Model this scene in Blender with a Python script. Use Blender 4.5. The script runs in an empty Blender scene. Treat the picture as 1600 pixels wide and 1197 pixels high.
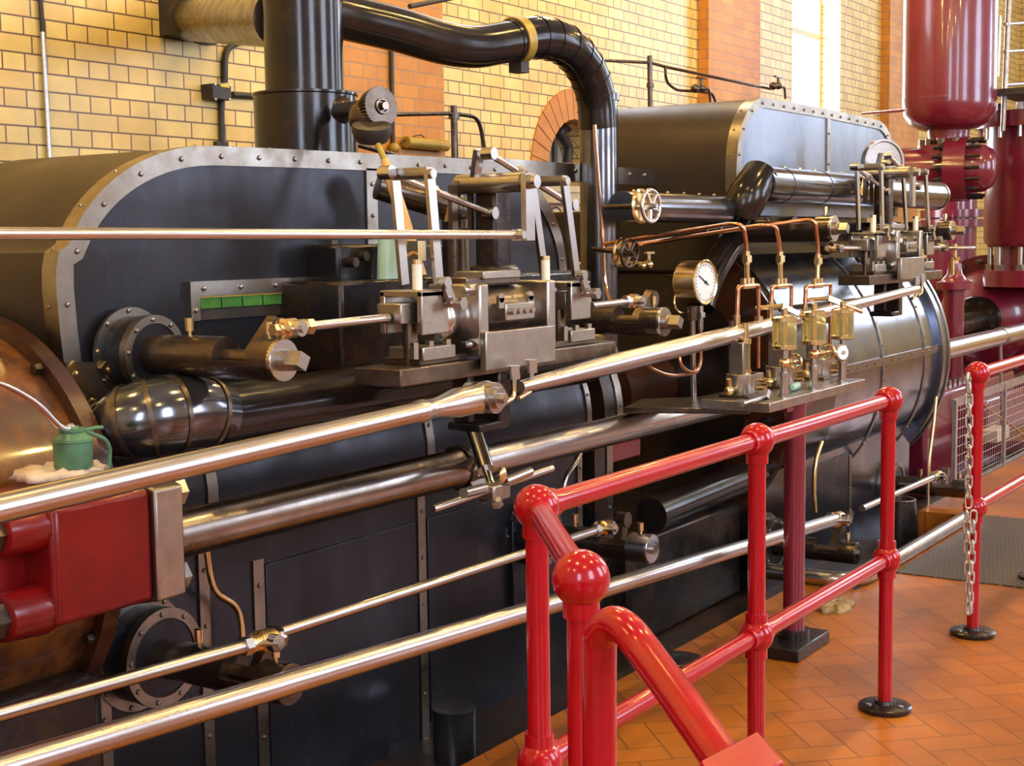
import bpy, math, random
from mathutils import Vector as V, Matrix
random.seed(7)
sc = bpy.context.scene
col = sc.collection
PI = math.pi
# ------------------------------------------------------------------ camera
FPX, YAW, PITCH, ROLL, EYE = 2200.0, .5856, .0991, -.0136, 1.583
cF = V((math.cos(YAW)*math.cos(PITCH), math.sin(YAW)*math.cos(PITCH), -math.sin(PITCH)))
cR = V((math.sin(YAW), -math.cos(YAW), 0))
cU = cR.cross(cF)
cR, cU = math.cos(ROLL)*cR+math.sin(ROLL)*cU, -math.sin(ROLL)*cR+math.cos(ROLL)*cU
cC = V((0, 0, EYE))
cam = bpy.data.objects.new('camera', bpy.data.cameras.new('camera'))
col.objects.link(cam)
M = Matrix((cR, cU, -cF)).transposed().to_4x4(); M.translation = cC
cam.matrix_world = M
cam.data.sensor_width = 36; cam.data.lens = FPX/1600*36; cam.data.clip_start = .05
sc.camera = cam
def ray(x, y): return cF+(x-800)/FPX*cR+(598.5-y)/FPX*cU
def at(x, y, Y):            # the point seen at a pixel on the plane Y
    r = ray(x, y); return cC+r*(Y/r.y)
def atX(x, y, X):
    r = ray(x, y); return cC+r*(X/r.x)
def atZ(x, y, Z):
    r = ray(x, y); return cC+r*((Z-EYE)/r.z)
def atD(x, y, d): return cC+ray(x, y)*d
# ------------------------------------------------------------------ materials
def nodes(name):
    m = bpy.data.materials.new(name); m.use_nodes = True
    nt = m.node_tree
    return m, nt, nt.nodes['Principled BSDF']
def link(nt, a, b): nt.links.new(a, b)
def coords(nt): return nt.nodes.new('ShaderNodeTexCoord').outputs['Object']
def mat(name, c, metal=0., rough=.4, c2=None, scale=6., stretch=(1, 1, 1), lo=.4, hi=.65, rvar=0., bump=0., bscale=60., coat=0., spec=.5):
    m, nt, b = nodes(name)
    b.inputs['Base Color'].default_value = (*c, 1)
    b.inputs['Metallic'].default_value = metal
    b.inputs['Roughness'].default_value = rough
    b.inputs['Coat Weight'].default_value = coat
    b.inputs['Coat Roughness'].default_value = .08
    b.inputs['Specular IOR Level'].default_value = spec
    if c2 or rvar or bump:
        co = coords(nt)
        mp = nt.nodes.new('ShaderNodeMapping'); mp.inputs['Scale'].default_value = stretch
        link(nt, co, mp.inputs['Vector'])
    if c2 or rvar:
        n = nt.nodes.new('ShaderNodeTexNoise'); n.inputs['Scale'].default_value = scale; n.inputs['Detail'].default_value = 6
        n.inputs['Roughness'].default_value = .65
        link(nt, mp.outputs[0], n.inputs['Vector'])
    if c2:
        r = nt.nodes.new('ShaderNodeValToRGB')
        r.color_ramp.elements[0].position = lo; r.color_ramp.elements[0].color = (*c, 1)
        r.color_ramp.elements[1].position = hi; r.color_ramp.elements[1].color = (*c2, 1)
        link(nt, n.outputs['Fac'], r.inputs[0]); link(nt, r.outputs[0], b.inputs['Base Color'])
    if rvar:
        q = nt.nodes.new('ShaderNodeMapRange')
        q.inputs['From Min'].default_value = .3; q.inputs['From Max'].default_value = .7
        q.inputs['To Min'].default_value = rough-rvar; q.inputs['To Max'].default_value = rough+rvar
        link(nt, n.outputs['Fac'], q.inputs['Value']); link(nt, q.outputs[0], b.inputs['Roughness'])
    if bump:
        n2 = nt.nodes.new('ShaderNodeTexNoise'); n2.inputs['Scale'].default_value = bscale; n2.inputs['Detail'].default_value = 3
        link(nt, mp.outputs[0], n2.inputs['Vector'])
        bp = nt.nodes.new('ShaderNodeBump'); bp.inputs['Strength'].default_value = bump; bp.inputs['Distance'].default_value = .01
        link(nt, n2.outputs['Fac'], bp.inputs['Height']); link(nt, bp.outputs[0], b.inputs['Normal'])
    return m
def brick(name, c1, c2, mortar, rough=.35, swap=False, bw=.232, bh=.0785):
    m, nt, b = nodes(name)
    co = coords(nt)
    sep = nt.nodes.new('ShaderNodeSeparateXYZ'); link(nt, co, sep.inputs[0])
    cmb = nt.nodes.new('ShaderNodeCombineXYZ')
    ad = nt.nodes.new('ShaderNodeMath'); ad.operation = 'ADD'
    link(nt, sep.outputs['X'], ad.inputs[0]); link(nt, sep.outputs['Y'], ad.inputs[1])
    link(nt, ad.outputs[0], cmb.inputs['X']); link(nt, sep.outputs['Z'], cmb.inputs['Y'])
    t = nt.nodes.new('ShaderNodeTexBrick')
    t.inputs['Scale'].default_value = 1; t.inputs['Brick Width'].default_value = bw; t.inputs['Row Height'].default_value = bh
    t.inputs['Mortar Size'].default_value = .0042; t.inputs['Mortar Smooth'].default_value = .15
    t.inputs['Bias'].default_value = -.1
    t.inputs['Color1'].default_value = (*c1, 1); t.inputs['Color2'].default_value = (*c2, 1); t.inputs['Mortar'].default_value = (*mortar, 1)
    t.squash = .5; t.squash_frequency = 2; t.offset = .35; t.offset_frequency = 2
    link(nt, cmb.outputs[0], t.inputs['Vector'])
    n = nt.nodes.new('ShaderNodeTexNoise'); n.inputs['Scale'].default_value = 5; n.inputs['Detail'].default_value = 6
    link(nt, co, n.inputs['Vector'])
    mr = nt.nodes.new('ShaderNodeMapRange'); mr.inputs['From Min'].default_value = .3; mr.inputs['From Max'].default_value = .7
    mr.inputs['To Min'].default_value = .82; mr.inputs['To Max'].default_value = 1.08
    link(nt, n.outputs['Fac'], mr.inputs['Value'])
    mx = nt.nodes.new('ShaderNodeMix'); mx.data_type = 'RGBA'; mx.blend_type = 'MULTIPLY'; mx.inputs['Factor'].default_value = 1
    link(nt, t.outputs['Color'], mx.inputs[6]); link(nt, mr.outputs[0], mx.inputs[7])
    link(nt, mx.outputs[2], b.inputs['Base Color'])
    b.inputs['Roughness'].default_value = rough
    bp = nt.nodes.new('ShaderNodeBump'); bp.inputs['Strength'].default_value = .5; bp.inputs['Distance'].default_value = .004; bp.invert = True
    link(nt, t.outputs['Fac'], bp.inputs['Height']); link(nt, bp.outputs[0], b.inputs['Normal'])
    return m
def emit(name, c, s):
    m, nt, b = nodes(name)
    b.inputs['Base Color'].default_value = (*c, 1)
    b.inputs['Emission Color'].default_value = (*c, 1); b.inputs['Emission Strength'].default_value = s
    return m
def glass(name, c, rough=.02, tr=1.):
    m, nt, b = nodes(name)
    b.inputs['Base Color'].default_value = (*c, 1); b.inputs['Transmission Weight'].default_value = tr
    b.inputs['Roughness'].default_value = rough; b.inputs['IOR'].default_value = 1.3
    return m
def herring(name):
    m, nt, b = nodes(name)
    def ma(op, a, c=None):
        n = nt.nodes.new('ShaderNodeMath'); n.operation = op
        for i, q in enumerate((a, c)):
            if q is None: continue
            if isinstance(q, (int, float)): n.inputs[i].default_value = q
            else: link(nt, q, n.inputs[i])
        return n.outputs[0]
    co = coords(nt)
    mp = nt.nodes.new('ShaderNodeMapping'); mp.inputs['Rotation'].default_value = (0, 0, -math.radians(44)); w = .112
    mp.inputs['Scale'].default_value = (1/w, 1/w, 1)
    link(nt, co, mp.inputs['Vector'])
    sp = nt.nodes.new('ShaderNodeSeparateXYZ'); link(nt, mp.outputs[0], sp.inputs[0])
    u, v = sp.outputs['X'], sp.outputs['Y']
    fu, fv = ma('FLOOR', u), ma('FLOOR', v)
    ru, rv = ma('SUBTRACT', u, fu), ma('SUBTRACT', v, fv)
    d = ma('SUBTRACT', fu, fv)
    c = ma('SUBTRACT', d, ma('MULTIPLY', ma('FLOOR', ma('DIVIDE', d, 4)), 4))
    isH = ma('LESS_THAN', c, 1.5)
    hx = ma('ADD', ru, c)
    vy = ma('ADD', rv, ma('SUBTRACT', 3, c))
    lx = ma('ADD', ma('MULTIPLY', isH, hx), ma('MULTIPLY', ma('SUBTRACT', 1, isH), vy))
    ly = ma('ADD', ma('MULTIPLY', isH, rv), ma('MULTIPLY', ma('SUBTRACT', 1, isH), ru))
    e = ma('MINIMUM', ma('MINIMUM', lx, ma('SUBTRACT', 2, lx)), ma('MINIMUM', ly, ma('SUBTRACT', 1, ly)))
    idx = ma('SUBTRACT', fu, ma('MULTIPLY', isH, c))
    idy = ma('SUBTRACT', fv, ma('MULTIPLY', ma('SUBTRACT', 1, isH), ma('SUBTRACT', 3, c)))
    cb = nt.nodes.new('ShaderNodeCombineXYZ'); link(nt, idx, cb.inputs[0]); link(nt, idy, cb.inputs[1]); link(nt, isH, cb.inputs[2])
    wn = nt.nodes.new('ShaderNodeTexWhiteNoise'); link(nt, cb.outputs[0], wn.inputs['Vector'])
    rp = nt.nodes.new('ShaderNodeValToRGB')
    rp.color_ramp.elements[0].color = (.38, .115, .011, 1); rp.color_ramp.elements[1].color = (.48, .155, .016, 1)
    link(nt, wn.outputs['Value'], rp.inputs[0])
    ns = nt.nodes.new('ShaderNodeTexNoise'); ns.inputs['Scale'].default_value = 1.6; ns.inputs['Detail'].default_value = 7
    link(nt, co, ns.inputs['Vector'])
    mr = nt.nodes.new('ShaderNodeMapRange'); mr.inputs['From Min'].default_value = .35; mr.inputs['From Max'].default_value = .6
    mr.inputs['To Min'].default_value = .6; mr.inputs['To Max'].default_value = 1.
    link(nt, ns.outputs['Fac'], mr.inputs['Value'])
    mx = nt.nodes.new('ShaderNodeMix'); mx.data_type = 'RGBA'; mx.blend_type = 'MULTIPLY'; mx.inputs['Factor'].default_value = 1
    link(nt, rp.outputs[0], mx.inputs[6]); link(nt, mr.outputs[0], mx.inputs[7])
    g = ma('LESS_THAN', e, .022)
    m2 = nt.nodes.new('ShaderNodeMix'); m2.data_type = 'RGBA'
    gm = ma('MULTIPLY', g, .8)
    link(nt, gm, m2.inputs['Factor']); link(nt, mx.outputs[2], m2.inputs[6]); m2.inputs[7].default_value = (.07, .03, .02, 1)
    link(nt, m2.outputs[2], b.inputs['Base Color'])
    b.inputs['Roughness'].default_value = .33
    bp = nt.nodes.new('ShaderNodeBump'); bp.inputs['Strength'].default_value = .25; bp.inputs['Distance'].default_value = .002
    link(nt, ma('MINIMUM', e, .05), bp.inputs['Height']); link(nt, bp.outputs[0], b.inputs['Normal'])
    return m
def tread(name):
    m, nt, b = nodes(name)
    co = coords(nt)
    def wv(rot):
        mp = nt.nodes.new('ShaderNodeMapping'); mp.inputs['Rotation'].default_value = (0, 0, math.radians(rot))
        link(nt, co, mp.inputs['Vector'])
        w = nt.nodes.new('ShaderNodeTexWave'); w.inputs['Scale'].default_value = 11; link(nt, mp.outputs[0], w.inputs['Vector'])
        return w.outputs['Fac']
    a = nt.nodes.new('ShaderNodeMath'); a.operation = 'MULTIPLY'
    link(nt, wv(30), a.inputs[0]); link(nt, wv(-60), a.inputs[1])
    r = nt.nodes.new('ShaderNodeValToRGB'); r.color_ramp.elements[0].position = .25; r.color_ramp.elements[1].position = .5
    r.color_ramp.elements[0].color = (.085, .065, .05, 1); r.color_ramp.elements[1].color = (.17, .14, .115, 1)
    link(nt, a.outputs[0], r.inputs[0]); link(nt, r.outputs[0], b.inputs['Base Color'])
    b.inputs['Metallic'].default_value = .55; b.inputs['Roughness'].default_value = .45
    bp = nt.nodes.new('ShaderNodeBump'); bp.inputs['Strength'].default_value = .6; bp.inputs['Distance'].default_value = .004
    link(nt, a.outputs[0], bp.inputs['Height']); link(nt, bp.outputs[0], b.inputs['Normal'])
    return m
MT = dict(
 steel=mat('polished steel', (.58, .56, .55), 1, .22, c2=(.44, .41, .39), scale=7, stretch=(.25, 1, 1), rvar=.07),
 rod=mat('oiled bright steel rod', (.62, .59, .58), 1, .24, c2=(.50, .45, .42), scale=5, stretch=(.3, 1, 1), rvar=.05),
 plate=mat('machined steel plate', (.43, .39, .34), 1, .33, c2=(.30, .25, .20), scale=9, rvar=.07),
 oldrod=mat('dull oiled steel sleeve', (.38, .34, .31), 1, .24, c2=(.24, .20, .17), scale=6, rvar=.06),
 pinkcu=mat('bright worn copper', (.86, .62, .50), 1, .2, c2=(.74, .46, .34), scale=14),
 oiled=mat('oil darkened steel', (.20, .155, .12), .9, .3, c2=(.10, .065, .04), scale=8, rvar=.08),
 iron=mat('dark oily cast iron', (.022, .02, .024), .5, .26, c2=(.05, .028, .014), scale=7, rvar=.1, bump=.12, bscale=40),
 bonnet=mat('brown oiled iron', (.125, .092, .07), .85, .27, c2=(.065, .046, .036), scale=10, rvar=.06),
 brass=mat('brass', (.82, .63, .34), 1, .2, c2=(.64, .45, .2), scale=14, rvar=.06),
 copper=mat('copper', (.72, .36, .2), 1, .2, c2=(.48, .2, .1), scale=12, rvar=.06),
 clad=mat('blue grey sheet cladding', (.034, .035, .044), .6, .3, c2=(.020, .018, .022), scale=3.5, stretch=(1, 1, .35), rvar=.08),
 shiny=mat('bright sheet cladding', (.25, .28, .35), .95, .2, c2=(.14, .15, .19), scale=3, rvar=.07),
 zinc=mat('smeared bright cover sheet', (.30, .35, .45), .92, .27, c2=(.10, .12, .16), scale=1.8, stretch=(1, 1, .5), lo=.32, hi=.72, rvar=.04),
 hood=mat('brown sheet cladding', (.045, .030, .021), .3, .46, c2=(.03, .021, .017), scale=3, rvar=.05, spec=.35),
 strip=mat('dull metal strip', (.29, .26, .225), 1, .33, c2=(.21, .17, .13), scale=8, rvar=.08),
 black=mat('gloss black lagging', (.012, .011, .012), .35, .18, c2=(.028, .018, .012), scale=5, rvar=.06),
 pipeg=mat('grey sheet pipe lagging', (.16, .16, .175), .9, .17, c2=(.09, .085, .09), scale=5, rvar=.05),
 blackm=mat('matt black iron', (.025, .022, .02), .2, .5, c2=(.05, .035, .025), scale=10),
 red=mat('gloss red rail paint', (.37, .003, .010), 0, .2, c2=(.31, .002, .008), scale=9, coat=.3, spec=.35),
 redpump=mat('maroon pump paint', (.17, .012, .03), 0, .26, c2=(.135, .009, .022), scale=3, coat=.5),
 redcast=mat('chipped red casting paint', (.19, .005, .005), 0, .28, c2=(.11, .003, .004), scale=5, lo=.42, hi=.7, coat=.15, spec=.35, bump=.06, bscale=25),
 orange=mat('worn orange brown paint', (.22, .075, .011), 0, .26, c2=(.06, .02, .009), scale=3.5, lo=.40, hi=.58, rvar=.07, coat=.5, bump=.15, bscale=9),
 rust=mat('brown oily paint', (.060, .018, .008), .15, .24, c2=(.028, .011, .007), scale=5, coat=.4, bump=.12, bscale=14),
 ybrick=brick('yellow glazed brick', (.82, .60, .20), (.70, .47, .13), (.16, .085, .045)),
 rbrick=brick('red brick', (.64, .26, .03), (.53, .195, .022), (.36, .2, .10), .5),
 vous=mat('red arch brick', (.56, .22, .035), 0, .5, c2=(.45, .16, .026), scale=9),
 tile=herring('herringbone quarry tile'),
 tread=tread('chequer plate'),
 pit=mat('oily dark pit floor', (.012, .008, .006), 0, .45, c2=(.035, .015, .007), scale=3, rvar=.12, bump=.2, bscale=12),
 plaster=mat('pale plaster', (.60, .60, .62), 0, .7, c2=(.5, .5, .52), scale=2),
 cream=mat('cream board', (.72, .66, .52), 0, .45, c2=(.62, .55, .42), scale=4),
 maroon=mat('maroon stripe', (.12, .012, .02), 0, .4),
 tan=mat('tan varnished pole', (.72, .46, .18), 0, .35, c2=(.45, .24, .08), scale=14, stretch=(1, 1, .2)),
 ochre=mat('ochre paint', (.42, .29, .05), .2, .4, c2=(.3, .2, .04), scale=9),
 green=mat('green oil can paint', (.075, .19, .10), .1, .4, c2=(.05, .10, .06), scale=22, lo=.45, hi=.7),
 mint=mat('pale green enamel', (.42, .66, .52), 0, .3, c2=(.5, .7, .6), scale=5),
 gtile=mat('green glazed strip', (.05, .16, .035), 0, .2, c2=(.09, .24, .05), scale=14),
 cloth=mat('off white rag', (.62, .50, .38), 0, .9, c2=(.5, .38, .28), scale=12, bump=.4, bscale=60),
 rag=mat('oily beige rag', (.40, .28, .13), 0, .9, c2=(.2, .12, .05), scale=14, bump=.4, bscale=50),
 dial=mat('white dial', (.85, .84, .80), 0, .4),
 dark=mat('dial ink', (.02, .02, .02), 0, .6),
 galv=mat('galvanised steel', (.42, .39, .36), .8, .42, c2=(.32, .28, .25), scale=18),
 chain=mat('galvanised chain', (.62, .62, .60), .9, .35, c2=(.45, .43, .4), scale=25),
 yellow=mat('yellow sticker', (.8, .6, .02), 0, .5),
 cable=mat('orange cable', (.5, .17, .03), 0, .5),
 white=mat('white glint glass tube', (.85, .8, .66), 0, .2),  # opaque white paints in the bright glint of the glass oil tubes
 frame=mat('pale window timber', (.75, .6, .45), 0, .5),
 oil=glass('yellow oil in glass', (.95, .84, .36), .05, .8),
 shade=mat('enamel lamp shade', (.05, .07, .06), 0, .35),
 day=emit('daylit window glass', (.66, .78, 1.0), 12.),
 day2=emit('bright window glass', (.80, .88, 1.0), 13.),
 day3=emit('high end window glass', (.74, .84, 1.0), 8.),
 day4=emit('upper window glass', (.74, .84, 1.0), 6.),
 bulb=emit('warm lamp bulb', (1.0, .67, .22), 740.),
 ceil=mat('pale ceiling boards', (.5, .46, .42), 0, .7, c2=(.42, .39, .36), scale=3),
)
# ------------------------------------------------------------------ mesh builder
class MB:
    def __init__(s): s.v = []; s.f = []; s.s = []
    def ring(s, pts): b = len(s.v); s.v += [V(p) for p in pts]; return list(range(b, b+len(pts)))
    def face(s, idx, smooth=False): s.f.append(list(idx)); s.s.append(smooth)
    def bridge(s, a, b, smooth=True, closed=True):
        n = len(a)
        for i in range(n if closed else n-1):
            j = (i+1) % n
            s.face((a[i], a[j], b[j], b[i]), smooth)
    def cyl(s, p0, p1, r0, r1=None, n=20, caps=True, flat=False):
        p0, p1 = V(p0), V(p1); r1 = r0 if r1 is None else r1
        u, w = frame(p1-p0)
        A = s.ring([p0+r0*(math.cos(2*PI*i/n)*u+math.sin(2*PI*i/n)*w) for i in range(n)])
        B = s.ring([p1+r1*(math.cos(2*PI*i/n)*u+math.sin(2*PI*i/n)*w) for i in range(n)])
        s.bridge(A, B, not flat)
        if caps: s.face(A[::-1]); s.face(B)
        return s
    def hexa(s, p0, p1, r): return s.cyl(p0, p1, r, n=6, flat=True)
    def lathe(s, prof, o, ax, n=28, ring=False):
        """prof: (distance along the axis, radius) pairs"""
        o, ax = V(o), V(ax).normalized(); u, w = frame(ax)
        prev = first = None
        for k, (h, r) in enumerate(prof):
            r = max(r, 1e-4)
            R = s.ring([o+ax*h+r*(math.cos(2*PI*i/n)*u+math.sin(2*PI*i/n)*w) for i in range(n)])
            if prev is not None:
                ph, pr = prof[k-1]
                s.bridge(prev, R, True)
            else:
                first = R
                if not ring: s.face(R[::-1])
            prev = R
        if ring: s.bridge(prev, first, True)
        else: s.face(prev)
        return s
    def tube(s, pts, r, n=10, caps=True):
        pts = [V(p) for p in pts]; m = len(pts)
        rr = r if isinstance(r, (list, tuple)) else [r]*m
        T = []
        for i in range(m):
            a = pts[max(i-1, 0)]; b = pts[min(i+1, m-1)]; T.append((b-a).normalized())
        u, w = frame(T[0]); prev = None
        for i in range(m):
            if i:
                q = T[i-1].rotation_difference(T[i]); u = q @ u; w = q @ w
            R = s.ring([pts[i]+rr[i]*(math.cos(2*PI*k/n)*u+math.sin(2*PI*k/n)*w) for k in range(n)])
            if prev: s.bridge(prev, R, True)
            elif caps: s.face(R[::-1])
            prev = R
        if caps: s.face(prev)
        return s
    def box(s, a, b, R=None, c=None):
        a, b = V(a), V(b)
        P = [V((x, y, z)) for z in (a.z, b.z) for y in (a.y, b.y) for x in (a.x, b.x)]
        if R is not None:
            c = (a+b)/2 if c is None else V(c)
            P = [c+R @ (p-c) for p in P]
        i = s.ring(P)
        for q in ((0, 2, 3, 1), (4, 5, 7, 6), (0, 1, 5, 4), (2, 6, 7, 3), (0, 4, 6, 2), (1, 3, 7, 5)): s.face([i[k] for k in q])
        return s
    def bar(s, p0, p1, w, t, side=(0, 1, 0)):
        """a rectangular bar from p0 to p1; t thick along side, w across"""
        p0, p1 = V(p0), V(p1); d = (p1-p0).normalized(); sd = V(side); sd = (sd-d*sd.dot(d)).normalized(); o = d.cross(sd)
        A = s.ring([p0+o*w/2*x+sd*t/2*y for x, y in ((-1, -1), (1, -1), (1, 1), (-1, 1))])
        B = s.ring([p1+o*w/2*x+sd*t/2*y for x, y in ((-1, -1), (1, -1), (1, 1), (-1, 1))])
        s.bridge(A, B, False); s.face(A[::-1]); s.face(B)
        return s
    def sphere(s, c, r, n=20, k=12, sc=(1, 1, 1)):
        c = V(c); prev = None
        for j in range(k+1):
            th = PI*j/k
            R = s.ring([c+V((r*sc[0]*math.sin(th)*math.cos(2*PI*i/n), r*sc[1]*math.sin(th)*math.sin(2*PI*i/n), r*sc[2]*math.cos(th))) for i in range(n)]) if 0 < j < k else s.ring([c+V((0, 0, r*sc[2]*math.cos(th)))])
            if prev is not None:
                if len(prev) == 1:
                    for i in range(n): s.face((prev[0], R[i], R[(i+1) % n]), True)
                elif len(R) == 1:
                    for i in range(n): s.face((prev[i], R[0], prev[(i+1) % n]), True)
                else: s.bridge(prev, R)
            prev = R
        return s
    def torus(s, c, ax, R, r, n=28, k=8, a0=0, a1=2*PI):
        ax = V(ax).normalized(); u, w = frame(ax); c = V(c)
        full = abs(a1-a0-2*PI) < 1e-6
        rings = []
        for i in range(n if full else n+1):
            a = a0+(a1-a0)*i/n; d = math.cos(a)*u+math.sin(a)*w
            rings.append(s.ring([c+d*(R+r*math.cos(2*PI*j/k))+ax*r*math.sin(2*PI*j/k) for j in range(k)]))
        for i in range(len(rings)-(0 if full else 1)): s.bridge(rings[i], rings[(i+1) % len(rings)])
        return s
    def prism(s, pts, d, smooth=False):
        """polygon (list of points) swept along vector d"""
        A = s.ring(pts); B = s.ring([V(p)+V(d) for p in pts])
        s.bridge(A, B, smooth); s.face(A[::-1]); s.face(B)
        return s
    def ribbon(s, A, B, smooth=True, closed=False):
        """surface between two rows of points"""
        s.bridge(s.ring(A), s.ring(B), smooth, closed); return s
    def rivet(s, p, nrm, r=.007, h=.6):
        p, nrm = V(p), V(nrm).normalized(); u, w = frame(nrm); n = 8
        A = s.ring([p+r*(math.cos(2*PI*i/n)*u+math.sin(2*PI*i/n)*w) for i in range(n)])
        B = s.ring([p+nrm*r*h*.75+r*.7*(math.cos(2*PI*i/n)*u+math.sin(2*PI*i/n)*w) for i in range(n)])
        s.bridge(A, B); t = s.ring([p+nrm*r*h])[0]
        for i in range(n): s.face((B[i], B[(i+1) % n], t), True)
        return s
def frame(d):
    d = V(d).normalized()
    a = V((0, 0, 1)) if abs(d.z) < .9 else V((1, 0, 0))
    u = d.cross(a).normalized(); return u, d.cross(u).normalized()
def spline(P, k=8, r=None):
    P = [V(p) for p in P]; out = []; Q = [P[0]*2-P[1]]+P+[P[-1]*2-P[-2]]
    for i in range(1, len(Q)-2):
        a, b, c, d = Q[i-1:i+3]
        for j in range(k):
            t = j/k
            out.append(.5*((2*b)+(c-a)*t+(2*a-5*b+4*c-d)*t*t+(3*b-a-3*c+d)*t**3))
    out.append(P[-1]); return out
def fillet(P, rad, k=6):
    P = [V(p) for p in P]; out = [P[0]]
    for i in range(1, len(P)-1):
        a, b, c = P[i-1], P[i], P[i+1]
        d1, d2 = (a-b), (c-b); L = min(rad, d1.length*.49, d2.length*.49)
        p, q = b+d1.normalized()*L, b+d2.normalized()*L
        for j in range(k+1):
            t = j/k; out.append((1-t)**2*p+2*t*(1-t)*b+t*t*q)
    out.append(P[-1]); return out
# ------------------------------------------------------------------ objects
def world(o): return o.matrix_world.translation if o.parent is None else world(o.parent)+o.location
LOC = {}
def mk(name, mb, m, parent=None, bevel=0., loc=None, extra=()):
    if parent is None:
        if loc is None:
            xs = [p.x for p in mb.v]; ys = [p.y for p in mb.v]; zs = [p.z for p in mb.v]
            loc = V(((min(xs)+max(xs))/2, (min(ys)+max(ys))/2, min(zs)))
        base = V(loc)
    else: base = LOC[parent.name]
    me = bpy.data.meshes.new(name)
    me.from_pydata([p-base for p in mb.v], [], mb.f)
    me.polygons.foreach_set('use_smooth', mb.s)
    me.materials.append(MT[m])
    for e in extra: me.materials.append(MT[e])
    me.update()
    if m not in ('cloth', 'rag'): me.set_sharp_from_angle(angle=math.radians(38))
    o = bpy.data.objects.new(name, me); col.objects.link(o)
    if parent is None: o.location = base
    else: o.parent = parent
    LOC[o.name] = base
    if bevel:
        b = o.modifiers.new('bevel', 'BEVEL'); b.width = bevel; b.segments = 2; b.limit_method = 'ANGLE'; b.angle_limit = math.radians(40)
        b.harden_normals = False
    return o
def tag(o, label, cat, group=None):
    o['label'] = label; o['category'] = cat
    if group: o['group'] = group
    return o
def thing(name, loc, label, cat, group=None):
    o = bpy.data.objects.new(name, None); col.objects.link(o); o.location = V(loc); o.empty_display_size = .05
    LOC[o.name] = V(loc)
    return tag(o, label, cat, group)
def struct(name, mb, m, parent=None, loc=(0, 0, 0), **k):
    o = mk(name, mb, m, parent, loc=None if parent else loc, **k)
    if parent is None: o['kind'] = 'structure'
    return o
def plabel(o, t): o['label'] = t; return o
# ================================================================== SETTING
def wall_plane(mb, P, x0, x1, z0, z1, ops, depth):
    """wall face through P(s, z, d): s along it, d into it; ops: (sa, sb, zbottom, zspring, arched)"""
    cuts = [x0, x1]
    for sa, sb, zb, zs, ar in ops: cuts += [sa+(sb-sa)*i/(24 if ar else 1) for i in range((24 if ar else 1)+1)]
    cuts = sorted(set(round(c, 5) for c in cuts))
    def top(o, s):
        sa, sb, zb, zs, ar = o
        if not ar: return zs
        r = (sb-sa)/2; return zs+math.sqrt(max(0, r*r-(s-(sa+sb)/2)**2))
    for a, b in zip(cuts, cuts[1:]):
        o = next((o for o in ops if a >= o[0]-1e-4 and b <= o[1]+1e-4), None)
        def quad(za, zb_, zc, zd): mb.face(mb.ring([P(a, za, 0), P(b, zb_, 0), P(b, zc, 0), P(a, zd, 0)]))
        if o is None: quad(z0, z0, z1, z1)
        else:
            if o[2] > z0: quad(z0, z0, o[2], o[2])
            quad(top(o, a), top(o, b), z1, z1)
            mb.face(mb.ring([P(a, top(o, a), 0), P(b, top(o, b), 0), P(b, top(o, b), depth), P(a, top(o, a), depth)]))
            mb.face(mb.ring([P(a, o[2], 0), P(b, o[2], 0), P(b, o[2], depth), P(a, o[2], depth)]))
    for o in ops:
        for s in (o[0], o[1]):
            mb.face(mb.ring([P(s, o[2], 0), P(s, o[3], 0), P(s, o[3], depth), P(s, o[2], depth)]))
YW = 5.2
XL, XR, YF, ZC = -5.0, 21.0, -4.5, 9.6
w1 = (12.67, 13.92, 1.7, 3.92, True); arch = (8.31, 9.09, .2, 2.06, True)
mb = MB()
w0 = (8.3, 9.78, 3.58, 6.6, True)
def wall_back_plane():
    P = lambda s, z, d: V((s, YW+d, z))
    wall_plane(mb, P, XL, 7.6, -1.2, ZC, [], .32); wall_plane(mb, P, 7.6, 10.0, -1.2, 3.4, [arch], .32); wall_plane(mb, P, 7.6, 10.0, 3.4, ZC, [w0], .32); wall_plane(mb, P, 10.0, XR, -1.2, ZC, [w1], .32)
wall_back_plane()
struct('wall_back', mb, 'ybrick')
def window(n, P, o, mpane, bars=(.5,), arched=True):
    """frame and pane set into an opening; P(s, z, d)"""
    sa, sb, zb, zs, ar = o
    prof = [(sa, zb), (sb, zb), (sb, zs)]
    r = (sb-sa)/2
    if ar: prof += [((sa+sb)/2+r*math.cos(PI*i/24), zs+r*math.sin(PI*i/24)) for i in range(1, 24)]
    prof += [(sa, zs)]
    fw = .055
    c = ((sa+sb)/2, (zb+zs)/2)
    inner = []
    for s, z in prof:
        if ar and z > zs:
            dx, dz = s-c[0], z-zs; L = math.hypot(dx, dz); inner.append((c[0]+dx*(r-fw)/L, zs+dz*(r-fw)/L))
        else: inner.append((s+(fw if s < c[0] else -fw), z+fw if z < zs-1e-6 else (z if ar else z-fw)))
    f = MB(); d0, d1 = .20, .27
    rings = [f.ring([P(s, z, d) for s, z in q]) for q, d in ((prof, d0), (inner, d0), (inner, d1), (prof, d1))]
    for i in range(4): f.bridge(rings[i], rings[(i+1) % 4], False)
    for b in bars:
        z = zb+(zs-zb)*b
        f.prism([P(sa+fw, z-.03, d0), P(sa+fw, z+.03, d0), P(sa+fw, z+.03, d1), P(sa+fw, z-.03, d1)], P(sb-fw, z, d0)-P(sa+fw, z, d0))
    w = struct('window_%d' % n, f, 'frame')
    p = MB(); p.face(p.ring([P(s, z, .245) for s, z in inner]))
    struct('window_pane', p, mpane, w)
    return w
window(1, lambda s, z, d: V((s, YW+d, z)), w1, 'day2', bars=(.86,))
window(11, lambda s, z, d: V((s, YW+d, z)), w0, 'day4', bars=(.86,))
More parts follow.
